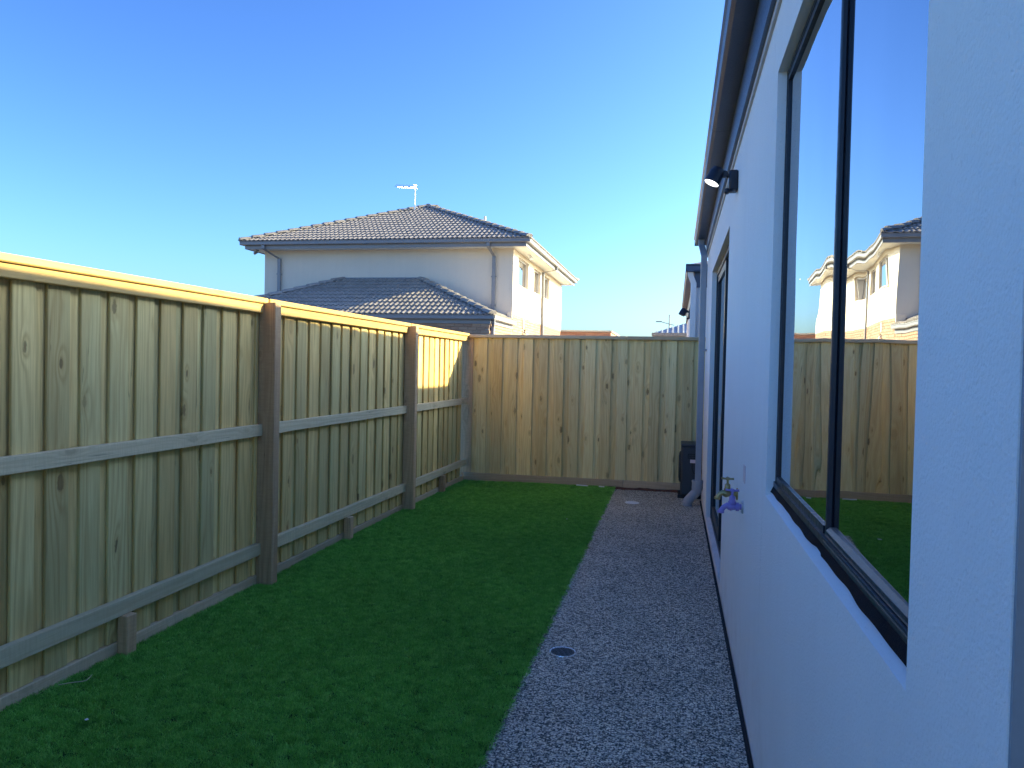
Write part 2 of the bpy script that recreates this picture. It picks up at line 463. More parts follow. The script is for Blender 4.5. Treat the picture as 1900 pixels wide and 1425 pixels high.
# ------------------------------------------------------------------ mesh helpers
class MB:
    def __init__(s):
        s.v, s.f = [], []

    def add(s, vs, fs):
        o = len(s.v)
        s.v += [tuple(p) for p in vs]
        s.f += [tuple(i + o for i in f) for f in fs]
        return s

    def box(s, x0, x1, y0, y1, z0, z1):
        vs = [(x, y, z) for x in (x0, x1) for y in (y0, y1) for z in (z0, z1)]
        return s.add(vs, [(0, 1, 3, 2), (4, 6, 7, 5), (0, 4, 5, 1), (2, 3, 7, 6), (0, 2, 6, 4), (1, 5, 7, 3)])

    def cbox(s, x0, x1, y0, y1, z0, z1, c=0.004):
        """box with chamfered edges, 26 faces"""
        bm = bmesh.new()
        bmesh.ops.create_cube(bm, size=1.0)
        for v in bm.verts:
            v.co = ((x0 + x1) / 2 + v.co.x * (x1 - x0), (y0 + y1) / 2 + v.co.y * (y1 - y0), (z0 + z1) / 2 + v.co.z * (z1 - z0))
        c = min(c, 0.3 * min(x1 - x0, y1 - y0, z1 - z0))
        bmesh.ops.bevel(bm, geom=list(bm.edges), offset=c, segments=1, affect='EDGES', profile=0.5)
        bm.verts.index_update()
        s.add([v.co[:] for v in bm.verts], [[v.index for v in f.verts] for f in bm.faces])
        bm.free()
        return s

    def prism(s, poly, p0, p1, ax, ay):
        """extrude 2D polygon (in axes ax, ay) from point p0 to p1"""
        n = len(poly)
        ax, ay = Vector(ax), Vector(ay)
        vs = [Vector(p0) + ax * a + ay * b for a, b in poly] + [Vector(p1) + ax * a + ay * b for a, b in poly]
        fs = [tuple(range(n))[::-1], tuple(range(n, 2 * n))]
        fs += [(i, (i + 1) % n, n + (i + 1) % n, n + i) for i in range(n)]
        return s.add(vs, fs)

    def tube(s, pts, rad, n=12, cap=True):
        pts = [Vector(p) for p in pts]
        rads = rad if isinstance(rad, (list, tuple)) else [rad] * len(pts)
        o = len(s.v)
        prev = None
        for i, p in enumerate(pts):
            d = (pts[min(i + 1, len(pts) - 1)] - pts[max(i - 1, 0)]).normalized()
            if prev is None:
                a = d.orthogonal().normalized()
            else:
                a = (prev - d * prev.dot(d)).normalized()
            prev = a
            b = d.cross(a)
            for k in range(n):
                th = 2 * math.pi * k / n
                s.v.append(tuple(p + (a * math.cos(th) + b * math.sin(th)) * rads[i]))
        for i in range(len(pts) - 1):
            for k in range(n):
                s.f.append((o + i * n + k, o + i * n + (k + 1) % n, o + (i + 1) * n + (k + 1) % n, o + (i + 1) * n + k))
        if cap:
            s.f.append(tuple(o + k for k in range(n))[::-1])
            s.f.append(tuple(o + (len(pts) - 1) * n + k for k in range(n)))
        return s

    def lathe(s, prof, origin, axis=(0, 0, 1), n=20):
        """prof: list of (radius, height along axis)"""
        axis = Vector(axis).normalized()
        pts = [Vector(origin) + axis * h for r, h in prof]
        a = axis.orthogonal().normalized(); b = axis.cross(a)
        o = len(s.v)
        for (r, h), p in zip(prof, pts):
            for k in range(n):
                th = 2 * math.pi * k / n
                s.v.append(tuple(p + (a * math.cos(th) + b * math.sin(th)) * max(r, 1e-4)))
        for i in range(len(prof) - 1):
            for k in range(n):
                s.f.append((o + i * n + k, o + i * n + (k + 1) % n, o + (i + 1) * n + (k + 1) % n, o + (i + 1) * n + k))
        s.f.append(tuple(o + k for k in range(n))[::-1])
        s.f.append(tuple(o + (len(prof) - 1) * n + k for k in range(n)))
        return s

    def mesh(s, name, smooth=None):
        me = bpy.data.meshes.new(name)
        me.from_pydata(s.v, [], s.f)
        bm = bmesh.new(); bm.from_mesh(me)
        bmesh.ops.recalc_face_normals(bm, faces=bm.faces)
        bm.to_mesh(me); bm.free()
        if smooth:
            for p in me.polygons:
                p.use_smooth = True
            me.set_sharp_from_angle(angle=R(smooth))
        return me

    def build(s, name, mat, parent=None, smooth=None, at=None):
        """at: world origin the mesh is stored relative to"""
        if at is not None:
            s.v = [(a - at[0], b - at[1], c - at[2]) for a, b, c in s.v]
        return link(name, s.mesh(name, smooth), mat, parent, at)


def link(name, me, mat, parent=None, loc=None):
    o = bpy.data.objects.new(name, me)
    COL.objects.link(o)
    if mat is not None and not me.materials:
        me.materials.append(MAT[mat] if isinstance(mat, str) else mat)
    if parent is not None:
        o.parent = parent
    if loc is not None:
        o.location = loc
    return o


def thing(name, label, cat, loc=(0, 0, 0), rz=0.0, group=None):
    o = bpy.data.objects.new(name, None)
    o.empty_display_size = 0.1
    COL.objects.link(o)
    o.location = loc
    o.rotation_euler = (0, 0, rz)
    return tag(o, label, cat, group)


def tag(o, label, cat, group=None):
    o['label'] = label
    o['category'] = cat
    if group:
        o['group'] = group
    return o


def structure(o):
    o['kind'] = 'structure'
    return o


# ================================================================== GROUND
g = MB()
g.add([(-1500, -1500, -0.09), (1500, -1500, -0.09), (1500, 1500, -0.09), (-1500, 1500, -0.09)], [(0, 1, 2, 3)])
structure(g.build('ground', 'ground'))

EDGE = lambda y: -0.69 - 0.0048 * y           # turf / path edge
p = MB()
YB = 9.93                                      # back fence face
ny = 60
vs, fs = [], []
for i in range(ny + 1):
    y = -2.5 + (YB - 0.10 + 2.5) * i / ny
    e = EDGE(y) + random.uniform(-.004, .004)
    vs += [(e, y, 0.0), (0.318, y, 0.0), (e, y, -0.08), (0.318, y, -0.08)]
for i in range(ny):
    a, b = 4 * i, 4 * i + 4
    fs += [(a, a + 1, b + 1, b), (a, b, b + 2, a + 2), (a + 1, a + 3, b + 3, b + 1)]
fs += [(0, 2, 3, 1), (4 * ny, 4 * ny + 1, 4 * ny + 3, 4 * ny + 2)]
p.add(vs, fs)
p.box(0.3181, 3.0, 9.31, YB - 0.10, -0.08, 0.0)
structure(p.build('path', 'aggregate'))
structure(MB().box(0.319, 0.337, 0.3, 9.3, -0.08, -0.004).build('expansion_joint', 'foam'))

# soil strip against back fence
sm = MB()
N = 70
vs, fs = [], []
for i in range(N + 1):
    x = -0.82 + i * (3.6 / N)
    wd = 0.045 + 0.045 * random.random()
    for j, (yy, zz) in enumerate(((YB - 0.03 - wd - 0.05, -0.012), (YB - 0.03 - wd * .6, 0.006 + random.random() * 0.014), (YB - 0.02, 0.012 + random.random() * 0.014))):
        vs.append((x, yy, zz))
for i in range(N):
    for j in range(2):
        a = i * 3 + j
        fs.append((a, a + 3, a + 4, a + 1))
sm.add(vs, fs)
structure(sm.build('soil_strip', 'soil'))

# turf base with gentle undulation
def turf_z(x, y):
    return 0.004 + 0.006 * math.sin(x * 2.3 + 1) * math.sin(y * 1.1) + 0.003 * math.sin(x * 5.1 + y * 3.7)

nx_, ny_ = 24, 110
vs, fs = [], []
for j in range(ny_ + 1):
    y = -2.5 + (YB - 0.03 + 2.5) * j / ny_
    x1 = EDGE(y) + 0.012
    x0 = -2.80 + 0.0077 * y
    for i in range(nx_ + 1):
        x = x0 + (x1 - x0) * i / nx_
        vs.append((x, y, turf_z(x, y)))
for j in range(ny_):
    for i in range(nx_):
        a = j * (nx_ + 1) + i
        fs.append((a, a + 1, a + nx_ + 2, a + nx_ + 1))
turf = MB().add(vs, fs).build('turf_base', 'turf', smooth=60)
structure(turf)
# the blades: geometry nodes on a copy of the sheet
gr_me = turf.data.copy()
gr_me.name = 'lawn_grass'
gr_me.materials.clear()
gr_me.materials.append(MAT['grass'])
grass = bpy.data.objects.new('lawn_grass', gr_me)
COL.objects.link(grass)
grass['kind'] = 'stuff'


def grass_nodes():
    ng = bpy.data.node_groups.new('blades', 'GeometryNodeTree')
    ng.interface.new_socket('Geometry', in_out='INPUT', socket_type='NodeSocketGeometry')
    ng.interface.new_socket('Geometry', in_out='OUTPUT', socket_type='NodeSocketGeometry')
    L = ng.links.new
    n = ng.nodes.new
    gi, go = n('NodeGroupInput'), n('NodeGroupOutput')

    def rv(lo, hi, seed):
        r = n('FunctionNodeRandomValue'); r.data_type = 'FLOAT_VECTOR'
        r.inputs[0].default_value = lo; r.inputs[1].default_value = hi
        r.inputs['Seed'].default_value = seed
        return r.outputs[0]
    # one tuft
    cone = n('GeometryNodeMeshCone'); cone.fill_type = 'NONE'
    cone.inputs['Vertices'].default_value = 3
    cone.inputs['Radius Top'].default_value = 0.0002
    cone.inputs['Radius Bottom'].default_value = 0.0011
    cone.inputs['Depth'].default_value = 0.016
    grid = n('GeometryNodeMeshGrid')
    for k, val in (('Size X', 0.036), ('Size Y', 0.036), ('Vertices X', 6), ('Vertices Y', 6)):
        grid.inputs[k].default_value = val
    sp = n('GeometryNodeSetPosition')
    L(grid.outputs[0], sp.inputs['Geometry'])
    L(rv((-.008, -.008, -.002), (.008, .008, .002), 1), sp.inputs['Offset'])
    inst = n('GeometryNodeInstanceOnPoints')
    L(sp.outputs[0], inst.inputs['Points'])
    L(cone.outputs[0], inst.inputs['Instance'])
    L(rv((-1.3, -1.3, 0), (1.3, 1.3, 6.28), 2), inst.inputs['Rotation'])
    L(rv((.8, .8, .7), (1.4, 1.4, 1.25), 3), inst.inputs['Scale'])
    real = n('GeometryNodeRealizeInstances')
    L(inst.outputs[0], real.inputs[0])
    smt = n('GeometryNodeSetMaterial'); smt.inputs['Material'].default_value = MAT['grass']
    L(real.outputs[0], smt.inputs[0])
    # scatter
    dp = n('GeometryNodeDistributePointsOnFaces')
    L(gi.outputs[0], dp.inputs['Mesh'])
    dp.inputs['Density'].default_value = 2600
    i2 = n('GeometryNodeInstanceOnPoints')
    L(dp.outputs['Points'], i2.inputs['Points'])
    L(smt.outputs[0], i2.inputs['Instance'])
    L(rv((-.25, -.25, 0), (.25, .25, 6.28), 5), i2.inputs['Rotation'])
    L(rv((.9, .9, .7), (1.15, 1.15, 1.25), 6), i2.inputs['Scale'])
    L(i2.outputs[0], go.inputs[0])
    return ng


gm = grass.modifiers.new('blades', 'NODES')
gm.node_group = grass_nodes()

# ================================================================== FENCES
FRZ = -0.0077
left = thing('timber_fence', 'long pine paling fence with posts and rails left of the lawn, sunlit capping', 'fence', (-2.82, 0, 0), FRZ)
back = thing('timber_fence', 'shorter paling fence across the end of the yard, plain boards with no rails showing', 'fence', (0, YB, 0), 0)


PTH = 0.0165


def paling_mesh(wd, th, ln, bow, nick):
    """a board standing on z=0, width x, thickness y; chamfered, slightly cupped and bowed"""
    m = MB()
    c = 0.003
    prof = [(-wd / 2 + c, 0), (0, -0.0012 * nick), (wd / 2 - c, 0), (wd / 2, c), (wd / 2, th - c), (wd / 2 - c, th), (-wd / 2 + c, th), (-wd / 2, th - c), (-wd / 2, c)]
    k = len(prof)
    lv = [0, ln * .35, ln * .7, ln]
    offs = [0, bow, bow * .8, 0]
    vs = [(a + o_ * .6, b + o_ * .5, z) for z, o_ in zip(lv, offs) for a, b in prof]
    fs = [tuple(range(k))[::-1], tuple(range(3 * k, 4 * k))]
    for i in range(3):
        fs += [(i * k + j, i * k + (j + 1) % k, (i + 1) * k + (j + 1) % k, (i + 1) * k + j) for j in range(k)]
    m.add(vs, fs)
    return m.mesh('paling')


def variants(ln, mat):
    out = []
    for i in range(6):
        me = paling_mesh(random.uniform(.127, .134), PTH, ln + random.uniform(-.004, .003), random.uniform(-.003, .003), random.uniform(-1, 1))
        me.materials.append(MAT[mat])
        out.append(me)
    return out


pl = variants(1.835, 'paling')
PER = 0.1945
# board left edge on the photograph: 2.771 .. so centres follow from it
y0 = 2.863
k = -20
while True:
    yc = y0 + PER * k
    if yc > 9.86:
        break
    if yc > -1.4:
        o = link('paling', random.choice(pl), None, left)
        o.location = (random.uniform(-.0015, .0015), yc + random.uniform(-.006, .006), 0.065)
        o.rotation_euler = (random.uniform(-.0015, .0015), random.uniform(-.0012, .0012), R(90) + random.uniform(-.01, .01))
        o = link('paling', random.choice(pl), None, left)
        o.location = (-0.0175, yc + PER / 2 + random.uniform(-.006, .006), 0.063)
        o.rotation_euler = (random.uniform(-.0015, .0015), 0, R(90) + random.uniform(-.006, .006))
    k += 1
# mesh local: front face y=0 (towards -y); rotated +90deg about z, -y -> +x, so the front looks into the yard


def stick(name, mat, parent, x0, x1, z0, z1, ya, yb, c=0.004, jit=0.0, wob=0.0):
    """a horizontal board along local y; its own mesh has length along local z for the grain"""
    m = MB()
    m.cbox(-(z1 - z0) / 2, (z1 - z0) / 2, -(x1 - x0) / 2, (x1 - x0) / 2, 0, yb - ya, c)
    if wob:
        segs = 14
        m = MB()
        hw, ht = (z1 - z0) / 2, (x1 - x0) / 2
        prof = [(-hw + c, -ht), (hw - c, -ht), (hw, -ht + c), (hw, ht - c), (hw - c, ht), (-hw + c, ht), (-hw, ht - c), (-hw, -ht + c)]
        vs = []
        for i in range(segs + 1):
            dz = [random.uniform(-wob, wob) for _ in range(2)]
            for a, b in prof:
                vs.append((a + (dz[0] if a < 0 else dz[1]), b + random.uniform(-wob, wob) * .5, (yb - ya) * i / segs))
        fs = [tuple(range(8))[::-1], tuple(range(segs * 8, segs * 8 + 8))]
        for i in range(segs):
            fs += [(i * 8 + j, i * 8 + (j + 1) % 8, i * 8 + 8 + (j + 1) % 8, i * 8 + 8 + j) for j in range(8)]
        m.add(vs, fs)
    o = link(name, m.mesh(name), mat, parent)
    # local x -> -world z?  build rotation: local z -> world y, local x -> world z, local y -> world x
    o.matrix_local = Matrix.Translation(((x0 + x1) / 2, ya, (z0 + z1) / 2)) @ Matrix(((0, 1, 0, 0), (0, 0, 1, 0), (1, 0, 0, 0), (0, 0, 0, 1))) @ Matrix.Rotation(random.uniform(-jit, jit), 4, 'Y')
    return o


posts = [-0.88, 1.95, 4.77, 7.60]
PW, PD = 0.078, 0.125
for py in posts:
    m = MB().cbox(-PD / 2, PD / 2, -PW / 2, PW / 2, 0, 1.99, 0.005)
    o = link('post', m.mesh('post'), 'post', left, (PD / 2 + 0.001, py + PW / 2, -0.06))
    o.rotation_euler = (random.uniform(-.003, .003), 0, random.uniform(-.01, .01))
ends = [-1.4] + sum([[py, py + PW] for py in posts], []) + [9.90]
for i in range(0, len(ends), 2):
    a, b = ends[i] + .001, ends[i + 1] - .001
    stick('rail', 'rail', left, 0.001, 0.041, 1.022, 1.100, a, b, .003, 0, .0014)
    stick('rail', 'rail', left, 0.001, 0.041, 0.203, 0.286, a, b, .003, 0, .0014)
    stick('rail', 'capping', left, 0.001, 0.040, 1.857, 1.921, a, b, .004)
    stick('capping_board', 'capping', left, -0.055, 0.058, 1.9215, 1.958, a - .03, b + .03 if b < 9.8 else b, .006, 0.0)
for a, b in ((-1.4, 1.95), (1.952, 4.80), (4.802, 7.63), (7.632, 9.90)):
    stick('plinth_board', 'plinth', left, -0.03, 0.012, -0.06, 0.062, a, b, .004, 0, .001)
for y in (0.6, 3.47, 6.19, 8.86):
    m = MB().cbox(0.0135, 0.075, -.036, .036, 0, 0.253, 0.004)
    o = link('support_block', m.mesh('support_block'), 'post', left, (0, y, -0.05))
    o.rotation_euler = (0, 0, random.uniform(-.02, .02))

o = link('post', MB().cbox(-.05, .05, -.05, .05, 0, 1.95, .005).mesh('post'), 'post', left, (-.075, 9.985, -.06))

# ---- back fence
bl = variants(1.80, 'paling_warm')
PB = 0.2055
x = -2.72
i = 0
bpost = paling_mesh(.15, PTH, 1.80, 0, 0)
bpost.materials.append(MAT['post'])
while x < 1.75:
    o = link('paling', random.choice(bl) if i else bpost, None, back)
    o.location = (x + random.uniform(-.004, .004), random.uniform(-.0015, .0015), 0.105)
    o.rotation_euler = (0, random.uniform(-.0012, .0012), random.uniform(-.01, .01))
    o = link('paling', random.choice(bl), None, back)
    o.location = (x + PB / 2 + random.uniform(-.008, .008), 0.0175, 0.103)
    o.rotation_euler = (0, random.uniform(-.0012, .0012), random.uniform(-.006, .006))
    x += PB
    i += 1


def stick_x(name, mat, parent, xa, xb, y0, y1, z0, z1, c=.004):
    m = MB().cbox(-(z1 - z0) / 2, (z1 - z0) / 2, -(y1 - y0) / 2, (y1 - y0) / 2, 0, xb - xa, c)
    o = link(name, m.mesh(name), mat, parent)
    # local z -> world x, local x -> world z, local y -> world y (mirror-free: det=-1 fixed by flipping y)
    o.matrix_local = Matrix.Translation((xa, (y0 + y1) / 2, (z0 + z1) / 2)) @ Matrix(((0, 0, 1, 0), (0, -1, 0, 0), (1, 0, 0, 0), (0, 0, 0, 1)))
    return o


for xa, xb in ((-2.80, -0.62), (-0.615, 1.8)):
    stick_x('capping_board', 'capping_grey', back, xa, xb, -0.045, 0.07, 1.906, 1.950, .006)
    stick_x('plinth_board', 'plinth', back, xa if xa > -1 else -2.74, xb, -0.014, 0.03, -0.08, 0.103, .004)
for z0, z1 in ((0.25, .34), (1.0, 1.08), (1.82, 1.905)):
    stick_x('rail', 'rail', back, -2.75, 1.8, 0.033, 0.07, z0, z1)

# ================================================================== OUR HOUSE (right)
WX = 0.34
house = thing('rendered_house', 'white rendered single storey house wall with dark framed window and sliding door along the path', 'house', (WX, 0, 0))


def H(mb, name, mat, parent=None, smooth=None):
    par = parent or house
    o = mb.build(name, mat, None, smooth)
    o.parent = par
    # things under a part whose own origin is the house origin keep world coordinates
    o.matrix_parent_inverse = Matrix.Translation((-WX, 0, 0)) if par == house else Matrix.Identity(4)
    return o


YN, YE = 0.865, 9.34
WY0, WY1, WZ0, WZ1 = 1.205, 2.98, 1.075, 2.63       # window
DY0, DY1, DZ0, DZ1 = 5.5, 8.05, 0.045, 2.53           # sliding door
TH = 0.16
TOP = 3.0


def rbox(mb, y0, y1, z0, z1, x0=WX, x1=WX + TH):
    return mb.box(x0, x1, y0, y1, z0, z1)


wl = MB()
J1, J2 = 3.08, 4.035
rbox(wl, YN, WY0, -0.09, TOP)
rbox(wl, WY0, WY1, WZ1, TOP)
# below window: sloping sill on top
wl.prism([(0, -0.09), (TH, -0.09), (TH, WZ0 + .03), (0.04, WZ0 + .018), (0.0, WZ0 - .004)], (WX, WY0, 0), (WX, WY1, 0), (1, 0, 0), (0, 0, 1))
rbox(wl, WY1, J1, -0.09, TOP)
rbox(wl, J1 + .004, J2, -0.09, TOP)
rbox(wl, J2 + .003, DY0, -0.09, TOP)
rbox(wl, DY0, DY1, DZ1, TOP)
rbox(wl, DY0, DY1, -0.09, DZ0)
rbox(wl, DY1, YE, -0.09, TOP)
H(wl, 'wall', 'render')
bk = MB()
bk.box(WX + .012, WX + TH - .01, J1 - .01, J1 + .014, -.08, 2.98)
bk.box(WX + .012, WX + TH - .01, J2 - .01, J2 + .013, -.08, 2.98)
H(bk, 'control_joint', 'foam')
al = MB().box(WX - .0005, 4.2, -4.0, YN - .001, 2.87, 2.90)  # unseen soffit, added to shade the end wall
H(al, 'added_shade_soffit', 'render')
H(MB().box(4.2, 4.36, -4.0, YE, -.09, TOP), 'unseen_side_wall', 'render')  # unseen far wall, added along with the soffit to cut light
# end wall facing the camera and unseen back wall of the shadow-casting step
ew = MB().box(WX + TH + .001, 4.2, YN + .02, YN + .18, -.09, TOP)
ew.box(WX + TH + .001, 1.62, YE - .16, YE - .002, -.09, TOP)
ew.box(1.62, 1.78, YE - .16, 10.35, -.09, TOP)
H(ew, 'end_wall', 'pipe')
H(MB().box(WX + .002, WX + TH, YN - .006, YN - .0005, -.09, 2.868), 'corner_flashing', 'pipe')
it = MB().box(WX + TH + .6, WX + TH + .65, YN + .2, YE - .2, 0.02, 2.9)
it.box(WX + TH + .001, WX + TH + .6, YN + .2, YE - .2, 0.0, 0.02)
it.box(WX + TH + .001, WX + TH + .6, YN + .2, YE - .2, 2.88, 2.9)
it.box(WX + TH + .001, WX + TH + .6, 3.2, 3.3, 0.02, 2.88)
H(it, 'interior', 'inside')

# ---- window
def S(mb, name, mat, parent, smooth=None):
    o = mb.build(name, mat, None, smooth)
    o.parent = parent
    return o


win = H(MB().box(WX + .032, WX + .11, WY0 + .001, WY0 + .016, WZ0 + .053, WZ1 - .001)
        .box(WX + .032, WX + .11, WY1 - .014, WY1 - .001, WZ0 + .053, WZ1 - .001)
        .box(WX + .032, WX + .11, WY0 + .016, WY1 - .014, WZ1 - .018, WZ1 - .002)
        .box(WX + .026, WX + .11, WY0 + .001, WY1 - .001, WZ0 + .024, WZ0 + .0525), 'window', 'frame')
MY = 2.03
zb, zt = WZ0 + .053, WZ1 - .019
S(MB().box(WX + .034, WX + .060, WY1 - .030, WY1 - .0145, zb, zt)
  .box(WX + .034, WX + .060, MY + .02, WY1 - .030, zb, zb + .020).box(WX + .034, WX + .060, MY + .02, WY1 - .030, zt - .022, zt), 'sash', 'frame', win)
S(MB().cbox(WX + .0375, WX + .0520, MY - .004, MY + .0135, zb - .0, zt, .003), 'mullion', 'frame', win)
S(MB().box(WX + .0415, WX + .048, MY + .0205, WY1 - .0305, zb + .0205, zt - .0225), 'pane', 'glass_near', win)
S(MB().prism([(.0460, WY0 + .0165), (.0525, MY + .0185), (.0580, MY + .0185), (.0515, WY0 + .0165)], (WX, 0, zb + .022), (WX, 0, zt - .0005), (1, 0, 0), (0, 1, 0)), 'pane', 'glass_near', win)
S(MB().box(WX + .0345, WX + .060, WY0 + .0165, MY - .0085, zb + .0005, zb + .012), 'sash', 'frame', win)
S(MB().prism([(.0355, .0125), (.060, .0125), (.060, .0215), (.0445, .0215)], (WX, WY0 + .0165, zb), (WX, MY - .0085, zb), (1, 0, 0), (0, 0, 1)), 'track', 'frame_lite', win)
S(MB().box(WX + .0325, WX + .0344, WY0 + .017, MY - .013, zb + .0015, zb + .0045), 'track', 'frame_lite', win)
S(MB().box(WX + .0245, WX + .0259, WY0 + .002, MY - .03, WZ0 + .044, WZ0 + .047), 'track', 'frame_lite', win)
# soft black flashing, wavy, under the frame
fl = MB()
n = 60
vs, fs = [], []
for i in range(n + 1):
    y = WY0 + .003 + (WY1 - WY0 - .006) * i / n
    w_ = .009 + .0025 * math.sin(i * .23) + .0015 * math.sin(i * .61 + 1)
    if y > MY:
        w_ *= .75
    if abs(y - MY) < .05:
        w_ *= .3
    vs += [(WX + .0255, y, WZ0 + .034), (WX + .0245 - w_ * .4, y, WZ0 + .026 + .002 * math.sin(i * .5)), (WX + .024 - w_, y, WZ0 + .0135 + .0015 * math.sin(i * .9)), (WX + .029, y, WZ0 + .010)]
for i in range(n):
    for j in range(3):
        a = 4 * i + j
        fs.append((a, a + 1, a + 5, a + 4))
fl.add(vs, fs)
S(fl, 'flashing_strip', 'membrane', win, 50)

# ---- sliding door
door = H(MB().box(WX + .045, WX + .14, DY0 + .001, DY0 + .045, DZ0 + .001, DZ1 - .001).box(WX + .045, WX + .14, DY1 - .05, DY1 - .001, DZ0 + .001, DZ1 - .001)
         .box(WX + .045, WX + .14, DY0 + .045, DY1 - .05, DZ1 - .05, DZ1 - .002).box(WX + .045, WX + .14, DY0 + .045, DY1 - .05, DZ0 + .001, DZ0 + .04), 'sliding_door', 'frame')
dm = (DY0 + DY1) / 2
for (a, b, xo) in ((dm - .03, DY1 - .051, .055), (DY0 + .046, dm + .03, .095)):
    zb2, zt2 = DZ0 + .041, DZ1 - .051
    S(MB().box(WX + xo, WX + xo + .035, a, a + .07, zb2, zt2).box(WX + xo, WX + xo + .035, b - .07, b, zb2, zt2)
      .box(WX + xo, WX + xo + .035, a + .07, b - .07, zb2, zb2 + .09).box(WX + xo, WX + xo + .035, a + .07, b - .07, zt2 - .07, zt2), 'sash', 'frame', door)
    S(MB().box(WX + xo + .014, WX + xo + .02, a + .0702, b - .0702, zb2 + .0902, zt2 - .0702), 'pane', 'glass_door', door)
S(MB().cbox(WX + .038, WX + .054, dm + .0, dm + .035, 0.95, 1.15, .004), 'handle', 'steel', door)

# ---- fascia, gutter, roof
def gut_z(y):
    return 0.045 - 0.018 * (y - 4.2)       # falls towards the downpipe


fz = MB()
xa_, xb_ = WX - .030, WX - .001
vs = [(x, y, z) for x in (xa_, xb_) for (y, z) in ((-4.0, 2.895), (YE + .06, 2.895), (YE + .06, 3.12 + gut_z(YE)), (-4.0, 3.12 + gut_z(-4.0)))]
fz.add(vs, [(0, 1, 2, 3), (4, 7, 6, 5), (0, 4, 5, 1), (1, 5, 6, 2), (2, 6, 7, 3), (3, 7, 4, 0)])
H(fz, 'fascia', 'colorbond')
H(MB().box(WX - .012, WX - .0005, YN - .1, YE, 2.862, 2.894), 'frieze_trim', 'beige')
gprof = [(0.0, 3.065), (-.095, 3.06), (-.115, 3.07), (-.122, 3.12), (-.133, 3.135), (-.133, 3.152), (-.122, 3.16), (-.114, 3.15), (-.108, 3.08), (-.095, 3.07), (-.005, 3.075), (-.005, 3.15), (0, 3.15)]
gm_ = MB()
xg = WX - .0305
ys = [-4.0, 5.2, 5.204, YE + .08]
for i in (0, 2):
    a, b = ys[i], ys[i + 1]
    gm_.prism(gprof, (xg, a, gut_z(a)), (xg, b, gut_z(b)), (1, 0, 0), (0, 0, 1))
gm_.box(xg - .125, xg - .004, YE + .074, YE + .079, 3.01, 3.09)
gut = H(gm_, 'gutter', 'colorbond')
# unseen stepped eave at the rear, placed to cast a lower fence shadow
g2 = MB().box(1.44, 1.60, YE + .02, 10.38, 2.85, 3.14)
H(g2, 'gutter', 'colorbond')
rf = MB()
GN, GF = gut_z(-4.0), gut_z(YE)
sl = 0.33
xr = 6.0
zr = 3.13 + sl * (xr - xg) * .9
rf.add([(xg - .09, -4.0, 3.15 + GN), (xg - .09, YE + .07, 3.14 + GF), (xr, YE + .07, zr), (xr, -4.0, zr),
        (xg - .09, -4.0, 3.12 + GN), (xg - .09, YE + .07, 3.11 + GF), (xr, YE + .07, 3.1), (xr, -4.0, 3.1)],
       [(0, 1, 2, 3), (4, 7, 6, 5), (0, 4, 5, 1), (1, 5, 6, 2), (2, 6, 7, 3), (3, 7, 4, 0)])
rf.add([(1.5, YE + .11, 3.14), (1.5, 10.3, 3.14), (xr, 10.3, 3.14 + sl * 4), (xr, YE + .11, 3.14 + sl * 4), (1.5, YE + .11, 3.11), (1.5, 10.3, 3.11), (xr, 10.3, 3.1), (xr, YE + .11, 3.1)],
       [(0, 1, 2, 3), (4, 7, 6, 5), (0, 4, 5, 1), (1, 5, 6, 2), (2, 6, 7, 3), (3, 7, 4, 0)])  # second slab: unseen roof over the shadow-casting step
H(rf, 'roof', 'tile')

# ---- downpipe with pvc bend
def rect_pipe(mb, pts, wx, wy):
    """rectangular pipe through points, wx wide in x, wy in y"""
    n = len(pts)
    vs = []
    for (px, py, pz) in pts:
        c = .006
        for a, b in ((-wx / 2 + c, -wy / 2), (wx / 2 - c, -wy / 2), (wx / 2, -wy / 2 + c), (wx / 2, wy / 2 - c), (wx / 2 - c, wy / 2), (-wx / 2 + c, wy / 2), (-wx / 2, wy / 2 - c), (-wx / 2, -wy / 2 + c)):
            vs.append((px + a, py + b, pz))
    fs = [tuple(range(8))[::-1], tuple(range(8 * n - 8, 8 * n))]
    for i in range(n - 1):
        fs += [(8 * i + j, 8 * i + (j + 1) % 8, 8 * i + 8 + (j + 1) % 8, 8 * i + 8 + j) for j in range(8)]
    return mb.add(vs, fs)


DPY = 8.93
dpx = WX - .056
dpo = H(rect_pipe(MB(), [(xg - .055, DPY + .10, 3.02), (xg - .055, DPY + .10, 2.96), (dpx, DPY, 2.82), (dpx, DPY, 0.28)], .068, .075), 'downpipe', 'pipe')
S(MB().tube([(dpx - .005, DPY, .285), (dpx - .008, DPY, .185)], .06, 24).tube([(dpx - .005, DPY, .29), (dpx - .005, DPY, .268)], .064, 24).tube([(dpx - .006, DPY, .215), (dpx - .006, DPY, .20)], .0625, 24), 'pvc_collar', 'pvc', dpo, 50)
S(MB().tube([(dpx - .008, DPY, .19), (dpx - .012, DPY, .165), (dpx - .03, DPY, .14), (dpx - .095, DPY, .065), (dpx - .11, DPY, .045), (dpx - .116, DPY, .02), (dpx - .117, DPY, -.02)], .054, 24).tube([(dpx - .116, DPY, .045), (dpx - .117, DPY, -.0)], .060, 24), 'pvc_bend', 'pvc', dpo, 50)
S(MB().cbox(WX - .05, WX - .0005, DPY - .06, DPY + .06, 1.75, 1.775, .003), 'pipe_bracket', 'pipe', dpo)

